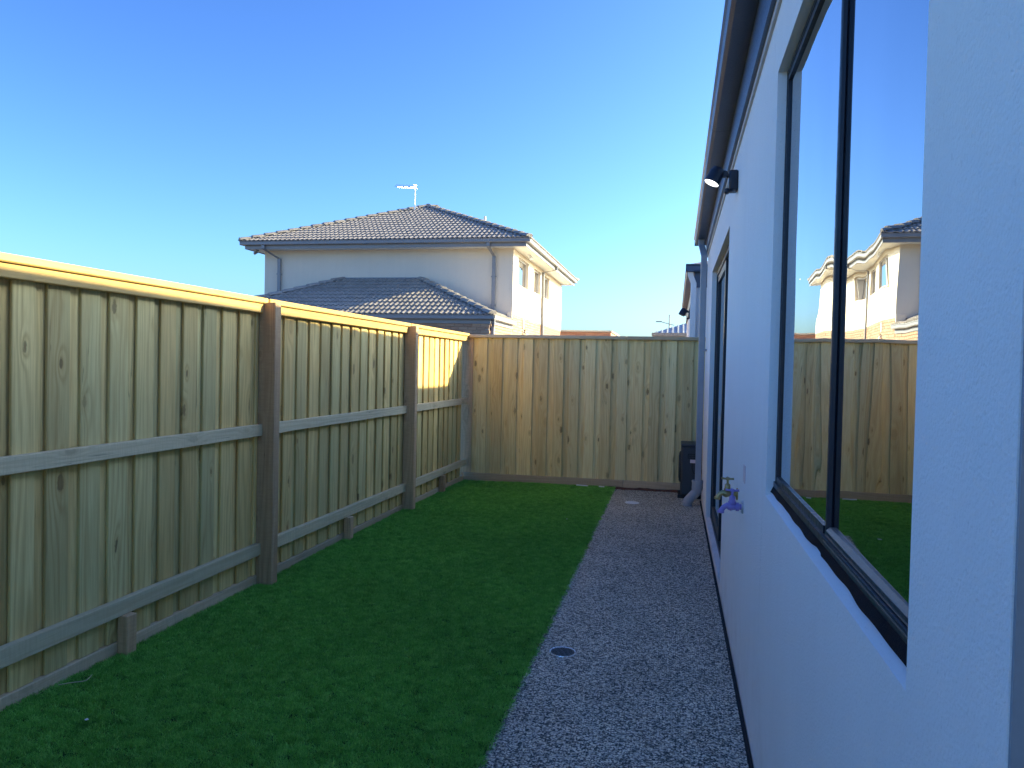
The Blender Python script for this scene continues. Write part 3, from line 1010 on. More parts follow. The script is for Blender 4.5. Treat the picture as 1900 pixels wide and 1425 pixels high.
# ================================================================== WALL FITTINGS
def spotlight(loc, label, s=1.0, lens='lens_lit', group='spotlights on the house walls'):
    t = thing('wall_spotlight', label, 'wall light', loc, 0, group)
    T = lambda mb, n, m, par=None, sm=45: S(mb, n, m, par or t, sm)
    def sc(v): return tuple(x * s for x in v)
    T(MB().cbox(-.052 * s, 0, -.055 * s, .055 * s, -.062 * s, .058 * s, .008 * s), 'bracket', 'lamp_body')
    T(MB().tube([sc((-.05, 0, .03)), sc((-.075, 0, .045)), sc((-.10, 0, .045))], .013 * s, 12).lathe([(.02 * s, -.014 * s), (.02 * s, .014 * s)], sc((-.078, 0, .044)), (0, 1, 0), 14), 'knuckle', 'lamp_body')
    ax = Vector((-.42, -.12, -.9)).normalized()
    c = Vector(sc((-.112, 0, .078)))
    hd = T(MB().lathe([(.001, -.006 * s), (.022 * s, -.005 * s), (.036 * s, .004 * s), (.044 * s, .03 * s), (.048 * s, .10 * s), (.046 * s, .10 * s), (.044 * s, .094 * s), (.001, .094 * s)], c, ax, 28), 'lamp_head', 'lamp_body')
    S(MB().lathe([(.001, .0945 * s), (.044 * s, .0945 * s), (.044 * s, .098 * s), (.001, .0985 * s)], c, ax, 28), 'lens', lens, hd, 40)
    sn = T(MB().cbox(-.078 * s, -.045 * s, -.026 * s, .026 * s, -.075 * s, -.045 * s, .008 * s), 'sensor', 'lamp_body')
    return t


spotlight((WX - .001, 4.855, 2.682), 'dark spotlight on the near white wall under the gutter, white lens facing down')


def tap(loc, mat, label, name):
    t = thing(name, label, 'garden tap', loc, 0, 'garden taps on the wall')
    S(MB().lathe([(.032, 0), (.032, .004), (.028, .008)], (0, 0, 0), (-1, 0, 0), 20), 'flange', mat if mat == 'brass' else 'steel', t, 40)
    S(MB().lathe([(.014, .0), (.014, .012), (.021, .014), (.021, .028), (.015, .03), (.017, .042), (.021, .052), (.017, .064), (.012, .07)], (-.006, 0, 0), (-1, 0, 0), 18)
      .tube([(-.058, 0, .003), (-.075, 0, .004), (-.090, 0, -.004), (-.100, 0, -.018), (-.104, 0, -.03)], [.017, .0145, .0125, .0125, .0135], 16)
      .lathe([(.0165, 0), (.0165, .010), (.011, .012)], (-.1035, 0, -.022), (-.12, 0, -1), 16), 'body', mat, t, 45)
    S(MB().lathe([(.019, 0), (.019, .012), (.016, .014), (.014, .034), (.010, .038), (.006, .041), (.006, .062)], (-.052, 0, .014), (0, 0, 1), 18), 'bonnet', mat, t, 45)
    S(MB().tube([(-.052, -.034, .080), (-.052, -.02, .079), (-.052, 0, .078), (-.052, .02, .079), (-.052, .034, .080)], [.006, .0048, .0075, .0048, .006], 10)
      .tube([(-.084, .004, .080), (-.066, .002, .079), (-.052, 0, .078), (-.038, -.002, .079), (-.020, -.004, .080)], [.006, .0048, .0075, .0048, .006], 10)
      .lathe([(.009, 0), (.009, .014)], (-.052, 0, .072), (0, 0, 1), 12), 'handle', mat, t, 45)
    return t


tap((WX - .0005, 3.88, .872), 'lilac', 'lilac painted garden tap on the white wall, nearer of the two', 'garden_tap')
tap((WX - .0005, 4.22, .882), 'brass', 'dull brass garden tap on the white wall behind the lilac one', 'garden_tap')
sp_ = thing('sign_plate', 'small pale grey plate fixed flat to the white wall above the lilac tap', 'plate', (WX - .0005, 3.84, 1.04))
S(MB().cbox(-.004, 0, -.04, .04, -.042, .042, .001), 'plate', 'label', sp_)
S(MB().lathe([(.004, 0), (.004, .002)], (-.004, 0, .034), (-1, 0, 0), 10).lathe([(.004, 0), (.004, .002)], (-.004, 0, -.034), (-1, 0, 0), 10), 'screw', 'steel', sp_)

# ================================================================== OUTDOOR UNIT
AX, AY = 0.095, 9.34
ac = thing('outdoor_unit', 'dark charcoal air conditioner unit standing in the corner behind the grey downpipe', 'air conditioner', (AX, AY, 0))
S(MB().cbox(0.0, .235, 0, .48, .045, .64, .022), 'casing', 'ac', ac, 30)
S(MB().cbox(-.004, .239, -.004, .484, .625, .652, .012), 'lid', 'ac', ac, 30)
hr = S(MB().cbox(.075, .20, -.006, -.001, .485, .545, .002), 'handle_recess', 'ac_dark', ac)
S(MB().box(.085, .19, -.0075, -.0062, .50, .508).box(.085, .19, -.0075, -.0062, .522, .53), 'grip_slot', 'ac', hr)
S(MB().cbox(.105, .185, -.0055, -.0005, .435, .475, .001), 'label_plate', 'label', ac)
S(MB().tube([(.13, -.004, .43), (.125, -.018, .38), (.14, -.02, .33), (.18, -.016, .29), (.21, -.002, .28)], .006, 8), 'cable', 'ac_dark', ac, 60)
fg = S(MB().lathe([(.19, 0), (.185, .012), (.15, .02), (.02, .024)], (0, .24, .36), (-1, 0, 0), 32), 'fan_cover', 'ac_dark', ac, 30)
for rr in (.06, .1, .14, .175):
    S(MB().tube([(-.024 if rr < .15 else -.02, .24 + rr * math.cos(a), .36 + rr * math.sin(a)) for a in [2 * math.pi * k / 28 for k in range(29)]], .002, 5), 'grille_ring', 'ac', fg)
for yy in (.06, .38):
    S(MB().cbox(-.03, .24, yy, yy + .04, 0.0, .046, .006), 'foot', 'ac_dark', ac)

# ================================================================== GROUND FITTINGS
dr = thing('drain_grate', 'round floor drain with dark slotted grate and shiny rim set in the path', 'drain', (-.553, 4.08, 0))
S(MB().lathe([(.064, .001), (.066, .004), (.071, .005), (.073, .002), (.073, -.01), (.064, -.01)], (0, 0, 0), (0, 0, 1), 40), 'rim', 'rim', dr, 40)
S(MB().lathe([(.0635, .0), (.0635, .0032), (.001, .0032)], (0, 0, 0), (0, 0, 1), 40), 'shade_disc', 'dark', dr, 40)  # flat disc; the shade below the grate is put into its colour
for kk in range(-4, 5):
    off = kk * .0135
    hl = math.sqrt(max(.0636 ** 2 - off ** 2, 1e-5))
    d = Vector((.72, .69, 0)).normalized(); nrm = Vector((-.69, .72, 0)).normalized()
    a, b = nrm * off - d * hl, nrm * off + d * hl
    S(MB().prism([(-.0006, .0033), (.0006, .0033), (.0004, .0042), (-.0004, .0042)], a, b, nrm, (0, 0, 1)), 'bar', 'steel', dr)
cp = thing('inspection_cap', 'round white plastic cap set flush in the path near the back fence', 'drain cap', (-.444, 8.885, 0))
S(MB().lathe([(.082, -.01), (.082, .004), (.078, .007), (.001, .008)], (0, 0, 0), (0, 0, 1), 36), 'cover', 'white', cp, 30)
S(MB().lathe([(.018, .0081), (.018, .011), (.014, .012), (.001, .012)], (0, 0, 0), (0, 0, 1), 16), 'knob', 'white', cp, 30)
tw = MB().tube([(0, 0, 0), (.04, .025, .004), (.085, .05, .006), (.10, .057, .010)], [.0022, .0026, .0024, .002], 6).tube([(.10, .057, .010), (.098, .08, .014), (.088, .105, .016)], [.002, .0018, .001], 6)
o = link('dry_twig', tw.mesh('dry_twig', 60), 'dry', None, (-2.735, 3.0, .022))
tag(o, 'thin dry bent twig lying on the grass beside the left fence', 'twig')
for nm, (x, y), rz, sx, lab in (('timber_scrap', (-.88, 9.80), .1, .07, 'small pale offcut on the lawn by the back fence, nearest the path'), ('timber_scrap', (-1.13, 9.81), .02, .15, 'thin pale sliver lying flat on the lawn by the back fence, left of the offcut')):
    m = MB().cbox(-sx / 2, sx / 2, -.014, .014, 0, .012, .002)
    o = link(nm, m.mesh(nm), 'white', None, (x, y, .022))
    o.rotation_euler = (0, .03, rz)
    tag(o, lab, 'scrap')

for (x, y), rz, lab in (((-2.36, 2.74), .4, 'tiny pale dry leaf lying on the lawn at the near left'), ((-1.02, 7.6), 1.2, 'tiny pale dry leaf lying on the lawn near the middle of the path edge')):
    m = MB().add([(-.009, 0, 0), (0, -.006, .002), (.010, 0, .003), (0, .006, .004), (-.009, 0, .0015), (0, -.006, .0035), (.010, 0, .0045), (0, .006, .0055)], [(0, 3, 2, 1), (4, 5, 6, 7), (0, 1, 5, 4), (1, 2, 6, 5), (2, 3, 7, 6), (3, 0, 4, 7)])
    o = link('dry_leaf', m.mesh('dry_leaf'), 'white', None, (x, y, .020))
    o.rotation_euler = (.2, .1, rz)
    tag(o, lab, 'leaf')

# ================================================================== FAR TWO STOREY HOUSE
fh = thing('two_storey_house', 'cream two storey house with grey tiled hip roofs beyond the fences', 'house', (-9, 22.5, 0))


def F(mb, name, mat, parent=None, smooth=None):
    o = mb.build(name, mat, None, smooth)
    if parent is None:
        o.parent = fh
        o.matrix_parent_inverse = Matrix.Translation((9, -22.5, 0))
    else:
        o.parent = parent
    return o


HX0, HX1, HY0, HY1 = -12.97, -4.82, 22.56, 32.5
EX0, EX1, EY0, EY1 = -13.38, -4.34, 22.06, 32.99
SOF = 5.07
wins = [(23.35, 25.0, 4.06, 4.93), (26.02, 27.3, 4.10, 4.93), (28.05, 29.25, 4.10, 4.93)]
BZ = 3.09   # top of brick on the side wall
fw = MB()
fw.box(HX0, HX1 - .2, HY0, HY0 + .2, 2.3, SOF)
fw.box(HX0, HX0 + .2, HY0 + .2, HY1, 0, SOF)
fw.box(HX0 + .2, HX1 - .2, HY1 - .2, HY1, 0, SOF)
yy = HY0
for (a, b, z0, z1) in wins:
    fw.box(HX1 - .2, HX1, yy, a, BZ, SOF)
    fw.box(HX1 - .2, HX1, a, b, BZ, z0)
    fw.box(HX1 - .2, HX1, a, b, z1, SOF)
    yy = b
fw.box(HX1 - .2, HX1, yy, HY1, BZ, SOF)
F(fw, 'wall', 'render_far')
F(MB().box(HX1 - .19, HX1 - .022, HY0 + .02, HY1 - .01, 0, BZ - .001), 'brick_wall', 'brickwall')
F(MB().cbox(HX1 - .14, HX1 + .012, HY0 - .07, HY0 - .001, 2.88, 3.18, .008), 'corner_block', 'render_far')
F(MB().box(HX1 - .19, HX1 + .006, HY0 + .01, HY1 - .02, BZ - .0, BZ + .02), 'render_bead', 'beige')
for (a, b, z0, z1) in wins:
    fr = F(MB().box(HX1 - .13, HX1 - .08, a + .001, a + .05, z0 + .001, z1 - .001).box(HX1 - .13, HX1 - .08, b - .05, b - .001, z0 + .001, z1 - .001)
           .box(HX1 - .13, HX1 - .08, a + .05, b - .05, z0 + .001, z0 + .05).box(HX1 - .13, HX1 - .08, a + .05, b - .05, z1 - .05, z1 - .001)
           .box(HX1 - .13, HX1 - .08, a + .42, a + .46, z0 + .05, z1 - .05), 'window', 'beige')
    F(MB().box(HX1 - .11, HX1 - .105, a + .0502, a + .4198, z0 + .0502, z1 - .0502), 'pane', 'glass_far', fr)
    F(MB().box(HX1 - .11, HX1 - .105, a + .4602, b - .0502, z0 + .0502, z1 - .0502), 'pane', 'glass_far', fr)
    F(MB().box(HX1 - .18, HX1 - .17, a + .02, b - .02, z0 + .15, z1), 'blind', 'blind', fr)
    F(MB().cbox(HX1 - .08, HX1 + .03, a - .03, b + .03, z0 - .04, z0 - .001, .006), 'sill', 'render_far', fr)
# soffit
F(MB().box(EX0 + .03, EX1 - .03, EY0 + .03, EY1 - .03, SOF + .001, SOF + .02), 'soffit', 'white')
# fascia
ff = MB()
ff.box(EX0, EX1, EY0, EY0 + .029, SOF - .02, 5.24)
ff.box(EX1 - .029, EX1, EY0 + .029, EY1, SOF - .02, 5.24)
ff.box(EX0, EX0 + .029, EY0 + .029, EY1, SOF - .02, 5.24)
F(ff, 'fascia', 'gutter_far')
GP = [(0, 0), (.105, 0), (.115, .02), (.115, .085), (.125, .095), (.125, .115), (.105, .115), (.10, .02), (.01, .015), (0, .11)]


def gutter(mb, p0, p1, out):
    mb.prism(GP, p0, p1, out, (0, 0, 1))
    return mb


gz = 5.165
fg_ = MB()
gutter(fg_, (EX0 - .12, EY0 - .001, gz), (EX1 + .12, EY0 - .001, gz), (0, -1, 0))
gutter(fg_, (EX1 + .001, EY0, gz), (EX1 + .001, EY1, gz), (1, 0, 0))
gutter(fg_, (EX0 - .001, EY0, gz), (EX0 - .001, EY1, gz), (-1, 0, 0))
F(fg_, 'gutter', 'gutter_far')


def box_pipe(pts, wx=.1, wy=.08):
    return rect_pipe(MB(), pts, wx, wy)


F(box_pipe([(-12.72, EY0 - .05, 5.16), (-12.72, EY0 - .05, 5.05), (-12.43, HY0 - .06, 4.80), (-12.43, HY0 - .06, 2.5)]), 'downpipe', 'gutter_far')
F(box_pipe([(-5.47, EY0 - .05, 5.16), (-5.47, EY0 - .05, 5.05), (-5.40, HY0 - .06, 4.83), (-5.40, HY0 - .06, 3.0)]), 'downpipe', 'gutter_far')
F(box_pipe([(EX1 + .05, 27.6, 5.16), (EX1 + .05, 27.6, 5.06), (HX1 + .05, 27.6, 4.96), (HX1 + .05, 27.6, 1.0)], .08, .1), 'downpipe', 'gutter_far')
for dx, z in ((-12.43, 4.3), (-5.40, 4.2), (-5.40, 3.35)):
    F(MB().cbox(dx - .075, dx + .075, HY0 - .105, HY0 - .001, z, z + .03, .004), 'pipe_bracket', 'gutter_far')

# ---- tiles
TW, TG = 0.30, 0.33
def tile_profile():
    pts = []
    for i in range(9):
        u = TW * i / 8
        ph = (u / .15) % 1.0
        hgt = .034 * (math.sin(math.pi * ph) ** 2)
        pts.append((u, hgt))
    return pts


def tile_mesh():
    m = MB()
    pr = tile_profile()
    vs = []
    for (u, h) in pr:
        vs.append((u, -.02, h + .034))       # front top
    for (u, h) in pr:
        vs.append((u, TG + .03, h + .004))   # back top
    for (u, h) in pr:
        vs.append((u, -.02, h + .008))       # front bottom
    n = len(pr)
    fs = [(i, i + 1, n + i + 1, n + i) for i in range(n - 1)] + [(2 * n + i, 2 * n + i + 1, i + 1, i) for i in range(n - 1)]
    # sides
    fs += [(0, n, 2 * n), (n - 1, 3 * n - 1, 2 * n - 1)]
    me = bpy.data.meshes.new('roof_tile')
    me.from_pydata(vs, [], fs)
    for p_ in me.polygons:
        p_.use_smooth = True
    me.set_sharp_from_angle(angle=R(50))
    me.materials.append(MAT['tile'])
    return me


TILE = tile_mesh()
tile_list = []     # (importance, matrix, clip planes)


def lay_tiles(corner, uax, vax, ulen, inside, planes, imp, stuff=False):
    """corner: eave start; inside(u,v)->(lo,hi) range of u at height v; planes: clip planes (co, no)"""
    uax, vax = Vector(uax).normalized(), Vector(vax).normalized()
    nax = uax.cross(vax)
    rot = Matrix((uax, vax, nax)).transposed().to_4x4()
    r = 0
    while True:
        v = r * TG
        lo, hi = inside(v)
        if hi <= lo + .02:
            break
        lo2, hi2 = inside(v + TG)
        k0 = int(math.floor(lo / TW))
        k1 = int(math.ceil(hi / TW))
        for kx in range(k0, k1):
            u = kx * TW
            pos = Vector(corner) + uax * u + vax * v
            clip = u < max(lo, lo2) or u + TW > min(hi, hi2)
            tile_list.append((imp + (1000 if stuff else 0) + r * .01 + random.random() * .001, Matrix.Translation(pos) @ rot, planes if clip else None))
        r += 1


PT = math.atan(0.42)
zt0 = 5.27
half = (EX1 - EX0 + .24) / 2
cx = (EX0 + EX1) / 2
ridge_y0 = EY0 - .12 + half
hipL = Vector((cx, ridge_y0, zt0 + .42 * half))
slv = half / math.cos(PT)
def tri(v):
    f = v * math.cos(PT)
    return (f, 2 * half - f)
cl, sl_ = math.cos(PT), math.sin(PT)
hp1 = (Vector((EX0 - .12, EY0 - .12, zt0)), Vector((1, -1, 0)))    # keep side where (p-co).no > 0 : right of left hip
hp2 = (Vector((EX1 + .12, EY0 - .12, zt0)), Vector((-1, -1, 0)))
lay_tiles((EX0 - .12, EY0 - .12, zt0), (1, 0, 0), (0, cl, sl_), 2 * half, tri, [hp1, hp2], 20)
dep = EY1 - EY0 + .24
def trap(v):
    f = v * math.cos(PT)
    if f > half:
        return (0, 0)
    return (f, dep - f)
hp3 = (Vector((EX1 + .12, EY0 - .12, zt0)), Vector((1, 1, 0)))
hp4 = (Vector((EX1 + .12, EY1 + .12, zt0)), Vector((1, -1, 0)))
lay_tiles((EX1 + .12, EY0 - .12, zt0), (0, 1, 0), (-cl, 0, sl_), dep, trap, [hp3, hp4], 50, True)
hp5 = (Vector((EX0 - .12, EY0 - .12, zt0)), Vector((-1, 1, 0)))
hp6 = (Vector((EX0 - .12, EY1 + .12, zt0)), Vector((-1, -1, 0)))
lay_tiles((EX0 - .12, EY1 + .12, zt0), (0, -1, 0), (cl, 0, sl_), dep, trap, [hp5, hp6], 60, True)
# low roof
LY0, LY1 = 19.52, 22.555
LX0, LX1 = -13.25, -4.69
lz = 2.86
PL = math.atan(0.427)
run = LY1 - LY0
def ltrap(v):
    f = v * math.cos(PL)
    if f > run - .02:
        return (0, 0)
    return (f, LX1 - LX0 - f)
q1 = (Vector((LX0, LY0, lz)), Vector((1, -1, 0)))
q2 = (Vector((LX1, LY0, lz)), Vector((-1, -1, 0)))
wp = (Vector((0, LY1, 0)), Vector((0, -1, 0)))
lay_tiles((LX0, LY0, lz), (1, 0, 0), (0, math.cos(PL), math.sin(PL)), LX1 - LX0, ltrap, [q1, q2], 1)
def lside(v):
    f = v * math.cos(PL)
    if f > run - .02:
        return (0, 0)
    return (f, run)
q3 = (Vector((LX1, LY0, lz)), Vector((1, 1, 0)))
lay_tiles((LX1, LY0, lz), (0, 1, 0), (-math.cos(PL), 0, math.sin(PL)), run, lside, [q3, wp], 5)
q4 = (Vector((LX0, LY0, lz)), Vector((-1, 1, 0)))
def lside2(v):
    f = v * math.cos(PL)
    if f > run - .02:
        return (0, 0)
    return (0, run - f)
lay_tiles((LX0, LY1, lz), (0, -1, 0), (math.cos(PL), 0, math.sin(PL)), run, lside2, [q4, wp], 1100, True)

# solid under-roof, then the tiles as sub-parts
ur = MB()
h_ = half
def hip_solid(mb, x0, x1, y0, y1, z0, slope, wall_back=None):
    if wall_back is None:
        hw = (x1 - x0) / 2
        ap1, ap2 = ((x0 + x1) / 2, y0 + hw, z0 + slope * hw), ((x0 + x1) / 2, y1 - hw, z0 + slope * hw)
        mb.add([(x0, y0, z0), (x1, y0, z0), (x1, y1, z0), (x0, y1, z0), ap1, ap2], [(0, 1, 4), (1, 2, 5, 4), (2, 3, 5), (3, 0, 4, 5), (0, 3, 2, 1)])
    else:
        rn = y1 - y0
        a, b = (x0 + rn, y1, z0 + slope * rn), (x1 - rn, y1, z0 + slope * rn)
        mb.add([(x0, y0, z0), (x1, y0, z0), (x1, y1, z0), (x0, y1, z0), a, b], [(0, 1, 5, 4), (1, 2, 5), (3, 0, 4), (0, 3, 2, 1), (2, 3, 4, 5)])
hip_solid(ur, EX0 - .10, EX1 + .10, EY0 - .10, EY1 + .10, zt0 - .012, .42)
roof = F(ur, 'roof', 'tile')
ul = MB()
hip_solid(ul, LX0 + .02, LX1 - .02, LY0 + .02, LY1, lz - .012, .427, True)
lroof = F(ul, 'garage_roof', 'tile')


def clip_mesh(me, mat, planes):
    bm = bmesh.new(); bm.from_mesh(me)
    bm.transform(mat)
    for co, no in planes:
        bmesh.ops.bisect_plane(bm, geom=bm.verts[:] + bm.edges[:] + bm.faces[:], plane_co=co, plane_no=no, clear_inner=True)
    bm.transform(mat.inverted())
    return bm


tile_list.sort(key=lambda q: q[0])
stuff_bm = bmesh.new()
cnt = 0
for imp, mat, planes in tile_list:
    lower = imp < 20 or 1090 < imp
    par = lroof if lower else roof
    if planes:
        bm = clip_mesh(TILE, mat, planes)
        if len(bm.faces) < 3:
            bm.free(); continue
        me = bpy.data.meshes.new('roof_tile'); bm.to_mesh(me); bm.free()
        me.materials.append(MAT['tile'])
    else:
        me = TILE
    if cnt < 300 and imp < 1000:
        o = link('roof_tile', me, None, par)
        o.matrix_local = mat @ Matrix.Rotation(random.uniform(-.006, .006), 4, 'X') @ Matrix.Rotation(random.uniform(-.004, .004), 4, 'Y')
        cnt += 1
    else:
        b2 = bmesh.new(); b2.from_mesh(me)
        b2.transform(mat @ Matrix.Rotation(random.uniform(-.006, .006), 4, 'X'))
        tmp = bpy.data.meshes.new('t'); b2.to_mesh(tmp); b2.free()
        stuff_bm.from_mesh(tmp)
        bpy.data.meshes.remove(tmp)
me = bpy.data.meshes.new('roof_tiles')
stuff_bm.to_mesh(me); stuff_bm.free()
me.materials.append(MAT['tile'])
for p_ in me.polygons:
    p_.use_smooth = True
me.set_sharp_from_angle(angle=R(50))
o = link('roof_tile', me, None, roof)
o['kind'] = 'stuff'


# ridge caps along the hips
def ridge_mesh():
    m = MB()
    n = 7
    vs, fs = [], []
    for (t, rr, dz) in ((-.02, .125, .02), (.0, .128, .022), (.40, .108, .0)):
        for k_ in range(n):
            a = math.pi * (-.02 + 1.04 * k_ / (n - 1))
            vs.append((rr * math.cos(a), t, rr * .62 * math.sin(a) + dz))
    for i in range(2):
        fs += [(i * n + k_, i * n + k_ + 1, i * n + n + k_ + 1, i * n + n + k_) for k_ in range(n - 1)]
    fs.append(tuple(range(n)))
    m.add(vs, fs)
    me = m.mesh('ridge_tile', 45)
    me.materials.append(MAT['tile'])
    return me


RID = ridge_mesh()


def lay_ridge(p0, p1, parent):
    p0, p1 = Vector(p0), Vector(p1)
    d = (p1 - p0)
    L_ = d.length
    d.normalize()
    xax = d.cross(Vector((0, 0, 1))).normalized()
    zax = xax.cross(d)
    rot = Matrix((xax, d, zax)).transposed().to_4x4()
    nn = max(1, int(L_ / .385))
    for i in range(nn):
        o = link('ridge_tile', RID, None, parent)
        o.matrix_local = Matrix.Translation(p0 + d * (L_ * i / nn) + Vector((0, 0, .015))) @ rot @ Matrix.Rotation(random.uniform(-.02, .02), 4, 'Z')


ap1 = (cx, EY0 - .12 + half, zt0 + .42 * half)
ap2 = (cx, EY1 + .12 - half, zt0 + .42 * half)
lay_ridge((EX0 - .10, EY0 - .10, zt0 + .02), ap1, roof)
lay_ridge((EX1 + .10, EY0 - .10, zt0 + .02), ap1, roof)
lay_ridge((EX1 + .10, EY1 + .10, zt0 + .02), ap2, roof)
lay_ridge((EX0 + .10, EY1 + .10, zt0 + .02), ap2, roof)
lay_ridge(ap1, ap2, roof)
lay_ridge((LX0 + .02, LY0 + .02, lz + .02), (LX0 + run, LY1, lz + .427 * run), lroof)
lay_ridge((LX1 - .02, LY0 + .02, lz + .02), (LX1 - run, LY1, lz + .427 * run), lroof)
F(MB().box(LX0 + run, LX1 - run, LY1 - .06, LY1 + .001, lz + .427 * run + .01, lz + .427 * run + .045), 'roof_flashing', 'gutter_far')
F(MB().tube([(-10.15, 27.2, 6.6), (-10.15, 27.2, 7.12)], .05, 12).lathe([(.09, 0), (.09, .05), (.03, .1)], (-10.15, 27.2, 7.08), (0, 0, 1), 12), 'vent_pipe', 'white', None, 40)
F(MB().tube([(-6.95, 27.4, 6.3), (-6.95, 27.4, 7.0)], .04, 12), 'vent_pipe', 'beige', None, 40)

# low wing: walls, fascia, gutters
BX0, BX1, BY0 = -13.0, -4.80, 19.66
F(MB().box(BX0, BX1 - .022, BY0 + .022, BY0 + .2, 0, 2.64).box(BX1 - .2, BX1 - .022, BY0 + .2, HY0 + .02, 0, 2.64).box(BX0, BX0 + .2, BY0 + .2, HY0, 0, 2.64), 'brick_wall', 'brickwall')
lf = MB()
lf.box(BX0 - .03, BX1 + .03, BY0 - .029, BY0 - .0, 2.645, 2.84)
lf.box(BX1 + .001, BX1 + .03, BY0, HY0 - .08, 2.645, 2.84)
F(lf, 'fascia', 'gutter_far')
F(MB().box(BX0, BX1 + .0005, BY0 + .0005, HY0 - .08, 2.642, 2.66), 'soffit', 'white')
lg = MB()
gutter(lg, (BX0 - .2, BY0 - .03, 2.755), (BX1 + .15, BY0 - .03, 2.755), (0, -1, 0))
gutter(lg, (BX1 + .031, BY0 - .03, 2.755), (BX1 + .031, HY0 - .1, 2.755), (1, 0, 0))
F(lg, 'gutter', 'gutter_far')
F(box_pipe([(BX1 + .08, BY0 + .10, 2.76), (BX1 + .08, BY0 + .10, 2.66), (BX1 + .05, BY0 + .16, 2.56), (BX1 + .05, BY0 + .16, 1.0)], .08, .09), 'downpipe', 'gutter_far')

# bricks
bme = MB().cbox(-.115, .115, -.028, .0, -.038, .038, .004).mesh('brick')
bme.materials.append(MAT['brick'])
nb = 0
bst = bmesh.new()
def brick(pos, rz, single):
    global nb
    if single and nb < 300:
        o = link('brick', bme, None, fh)
        o.matrix_local = Matrix.Translation((pos[0] + 9, pos[1] - 22.5, pos[2])) @ Matrix.Rotation(rz + random.uniform(-.006, .006), 4, 'Z') @ Matrix.Translation((0, random.uniform(0, .003), 0))
        nb += 1
    else:
        b2 = bmesh.new(); b2.from_mesh(bme)
        b2.transform(Matrix.Translation(pos) @ Matrix.Rotation(rz, 4, 'Z'))
        tmp = bpy.data.meshes.new('t'); b2.to_mesh(tmp); b2.free()
        bst.from_mesh(tmp); bpy.data.meshes.remove(tmp)

# garage front: courses below the fascia
for c in range(5):
    z = 2.60 - c * .086
    xx = BX1 - .116 - (.12 if c % 2 else 0)
    if c % 2:
        brick((BX1 - .056 - .0, BY0 + .022 + .028, z), 0, False) if False else None
    while xx > -9.0:
        brick((xx, BY0 + .028, z), 0, xx > -8.2)
        xx -= .24
# main side wall (faces +x)
for c in range(8):
    z = BZ - .045 - c * .086
    yy = HY0 + .13 + (.12 if c % 2 else 0)
    while yy < HY1 - .2:
        brick((HX1 - .028, yy, z), R(90), yy < 28.5)
        yy += .24
for c in range(5):
    z = 2.60 - c * .086
    yy = BY0 + .13 + (.12 if c % 2 else 0)
    while yy < HY0 - .1:
        brick((BX1 - .028, yy, z), R(90), False)
        yy += .24
me = bpy.data.meshes.new('bricks'); bst.to_mesh(me); bst.free()
me.materials.append(MAT['brick'])
o = link('brick', me, None, fh)
o.matrix_parent_inverse = Matrix.Translation((9, -22.5, 0))
o['kind'] = 'stuff'

# antenna on that roof
ant = thing('tv_antenna', 'silver television antenna on a thin mast standing on the grey tiled roof', 'antenna', (-9.15, 25.95, 6.78))
S(MB().tube([(0, 0, 0), (0, 0, 1.06)], .022, 10), 'mast', 'steel', ant, 60)
S(MB().tube([(.22, .05, .10), (.0, 0, .42)], .012, 8).tube([(-.05, .2, .10), (0, 0, .42)], .012, 8), 'brace', 'steel', ant, 60)
S(MB().cbox(-.11, .26, -.10, .22, -.01, .03, .005), 'base_plate', 'steel', ant)
bdir = Vector((-.86, .36, .14))
b0 = Vector((0.02, -.02, 1.03))
bm_ = S(MB().prism([(-.03, -.035), (.03, -.035), (.03, .035), (-.03, .035)], b0, b0 + bdir, Vector((.38, .92, 0)), (0, 0, 1)), 'boom', 'steel', ant)
el = Vector((.38, .92, 0)).normalized()
for i in range(12):
    p_ = b0 + bdir * (.04 + .93 * i / 11)
    ln = .10 + .006 * (11 - i)
    S(MB().tube([p_ - el * ln - Vector((0, 0, .06)), p_ - Vector((0, 0, .02)), p_ + el * ln - Vector((0, 0, .06))], .006, 6), 'element', 'steel', bm_)
S(MB().tube([b0 + bdir * .02 + Vector((0, 0, .05)) - el * .1, b0 + bdir * .02 + Vector((0, 0, .05)) + el * .1], .006, 6), 'dipole', 'steel', bm_)

# small fittings on the far house
sl1 = thing('security_light', 'small white twin floodlight under the eave of the cream house', 'wall light', (-4.62, 24.05, SOF))
S(MB().cbox(-.05, .05, -.05, .05, -.04, 0, .008), 'base', 'white', sl1)
for s_ in (-1, 1):
    S(MB().lathe([(.02, 0), (.05, .03), (.055, .10), (.001, .10)], (.02, s_ * .06, -.05), (.6, s_ * .4, -.7), 14), 'lamp_head', 'white', sl1, 40)
mb_ = thing('gas_meter_tap', 'small dark outdoor tap on the sunlit brick wall of the cream house', 'tap', (HX1 + .001, 24.25, 2.62))
S(MB().lathe([(.05, 0), (.05, .015), (.02, .02), (.02, .07), (.03, .075), (.03, .10)], (0, 0, 0), (1, 0, 0), 14).tube([(.07, 0, 0), (.11, 0, -.01), (.12, 0, -.07)], .022, 10), 'body', 'steel', mb_, 45)
S(MB().tube([(.06, 0, .01), (.06, 0, .07)], .018, 8).cbox(.03, .09, -.06, .06, .07, .09, .006), 'handle', 'ac_dark', mb_, 45)
vt = tag(F(MB().cbox(0, .03, -.07, .07, -.14, .14, .006), 'meter_cover', 'white'), 'small white cover plate on the sunlit brick wall of the cream house', 'plate')
vt.parent = None
vt.matrix_parent_inverse = Matrix.Identity(4)
vt.location = (HX1 + .001, 24.2, 2.90)
sl2 = thing('eave_fitting', 'tiny grey fitting hanging under the left eave corner of the cream house', 'fitting', (-13.15, 22.4, SOF))
S(MB().lathe([(.05, 0), (.05, .03), (.03, .04)], (0, 0, 0), (0, 0, -1), 14), 'mount', 'gutter_far', sl2, 40)
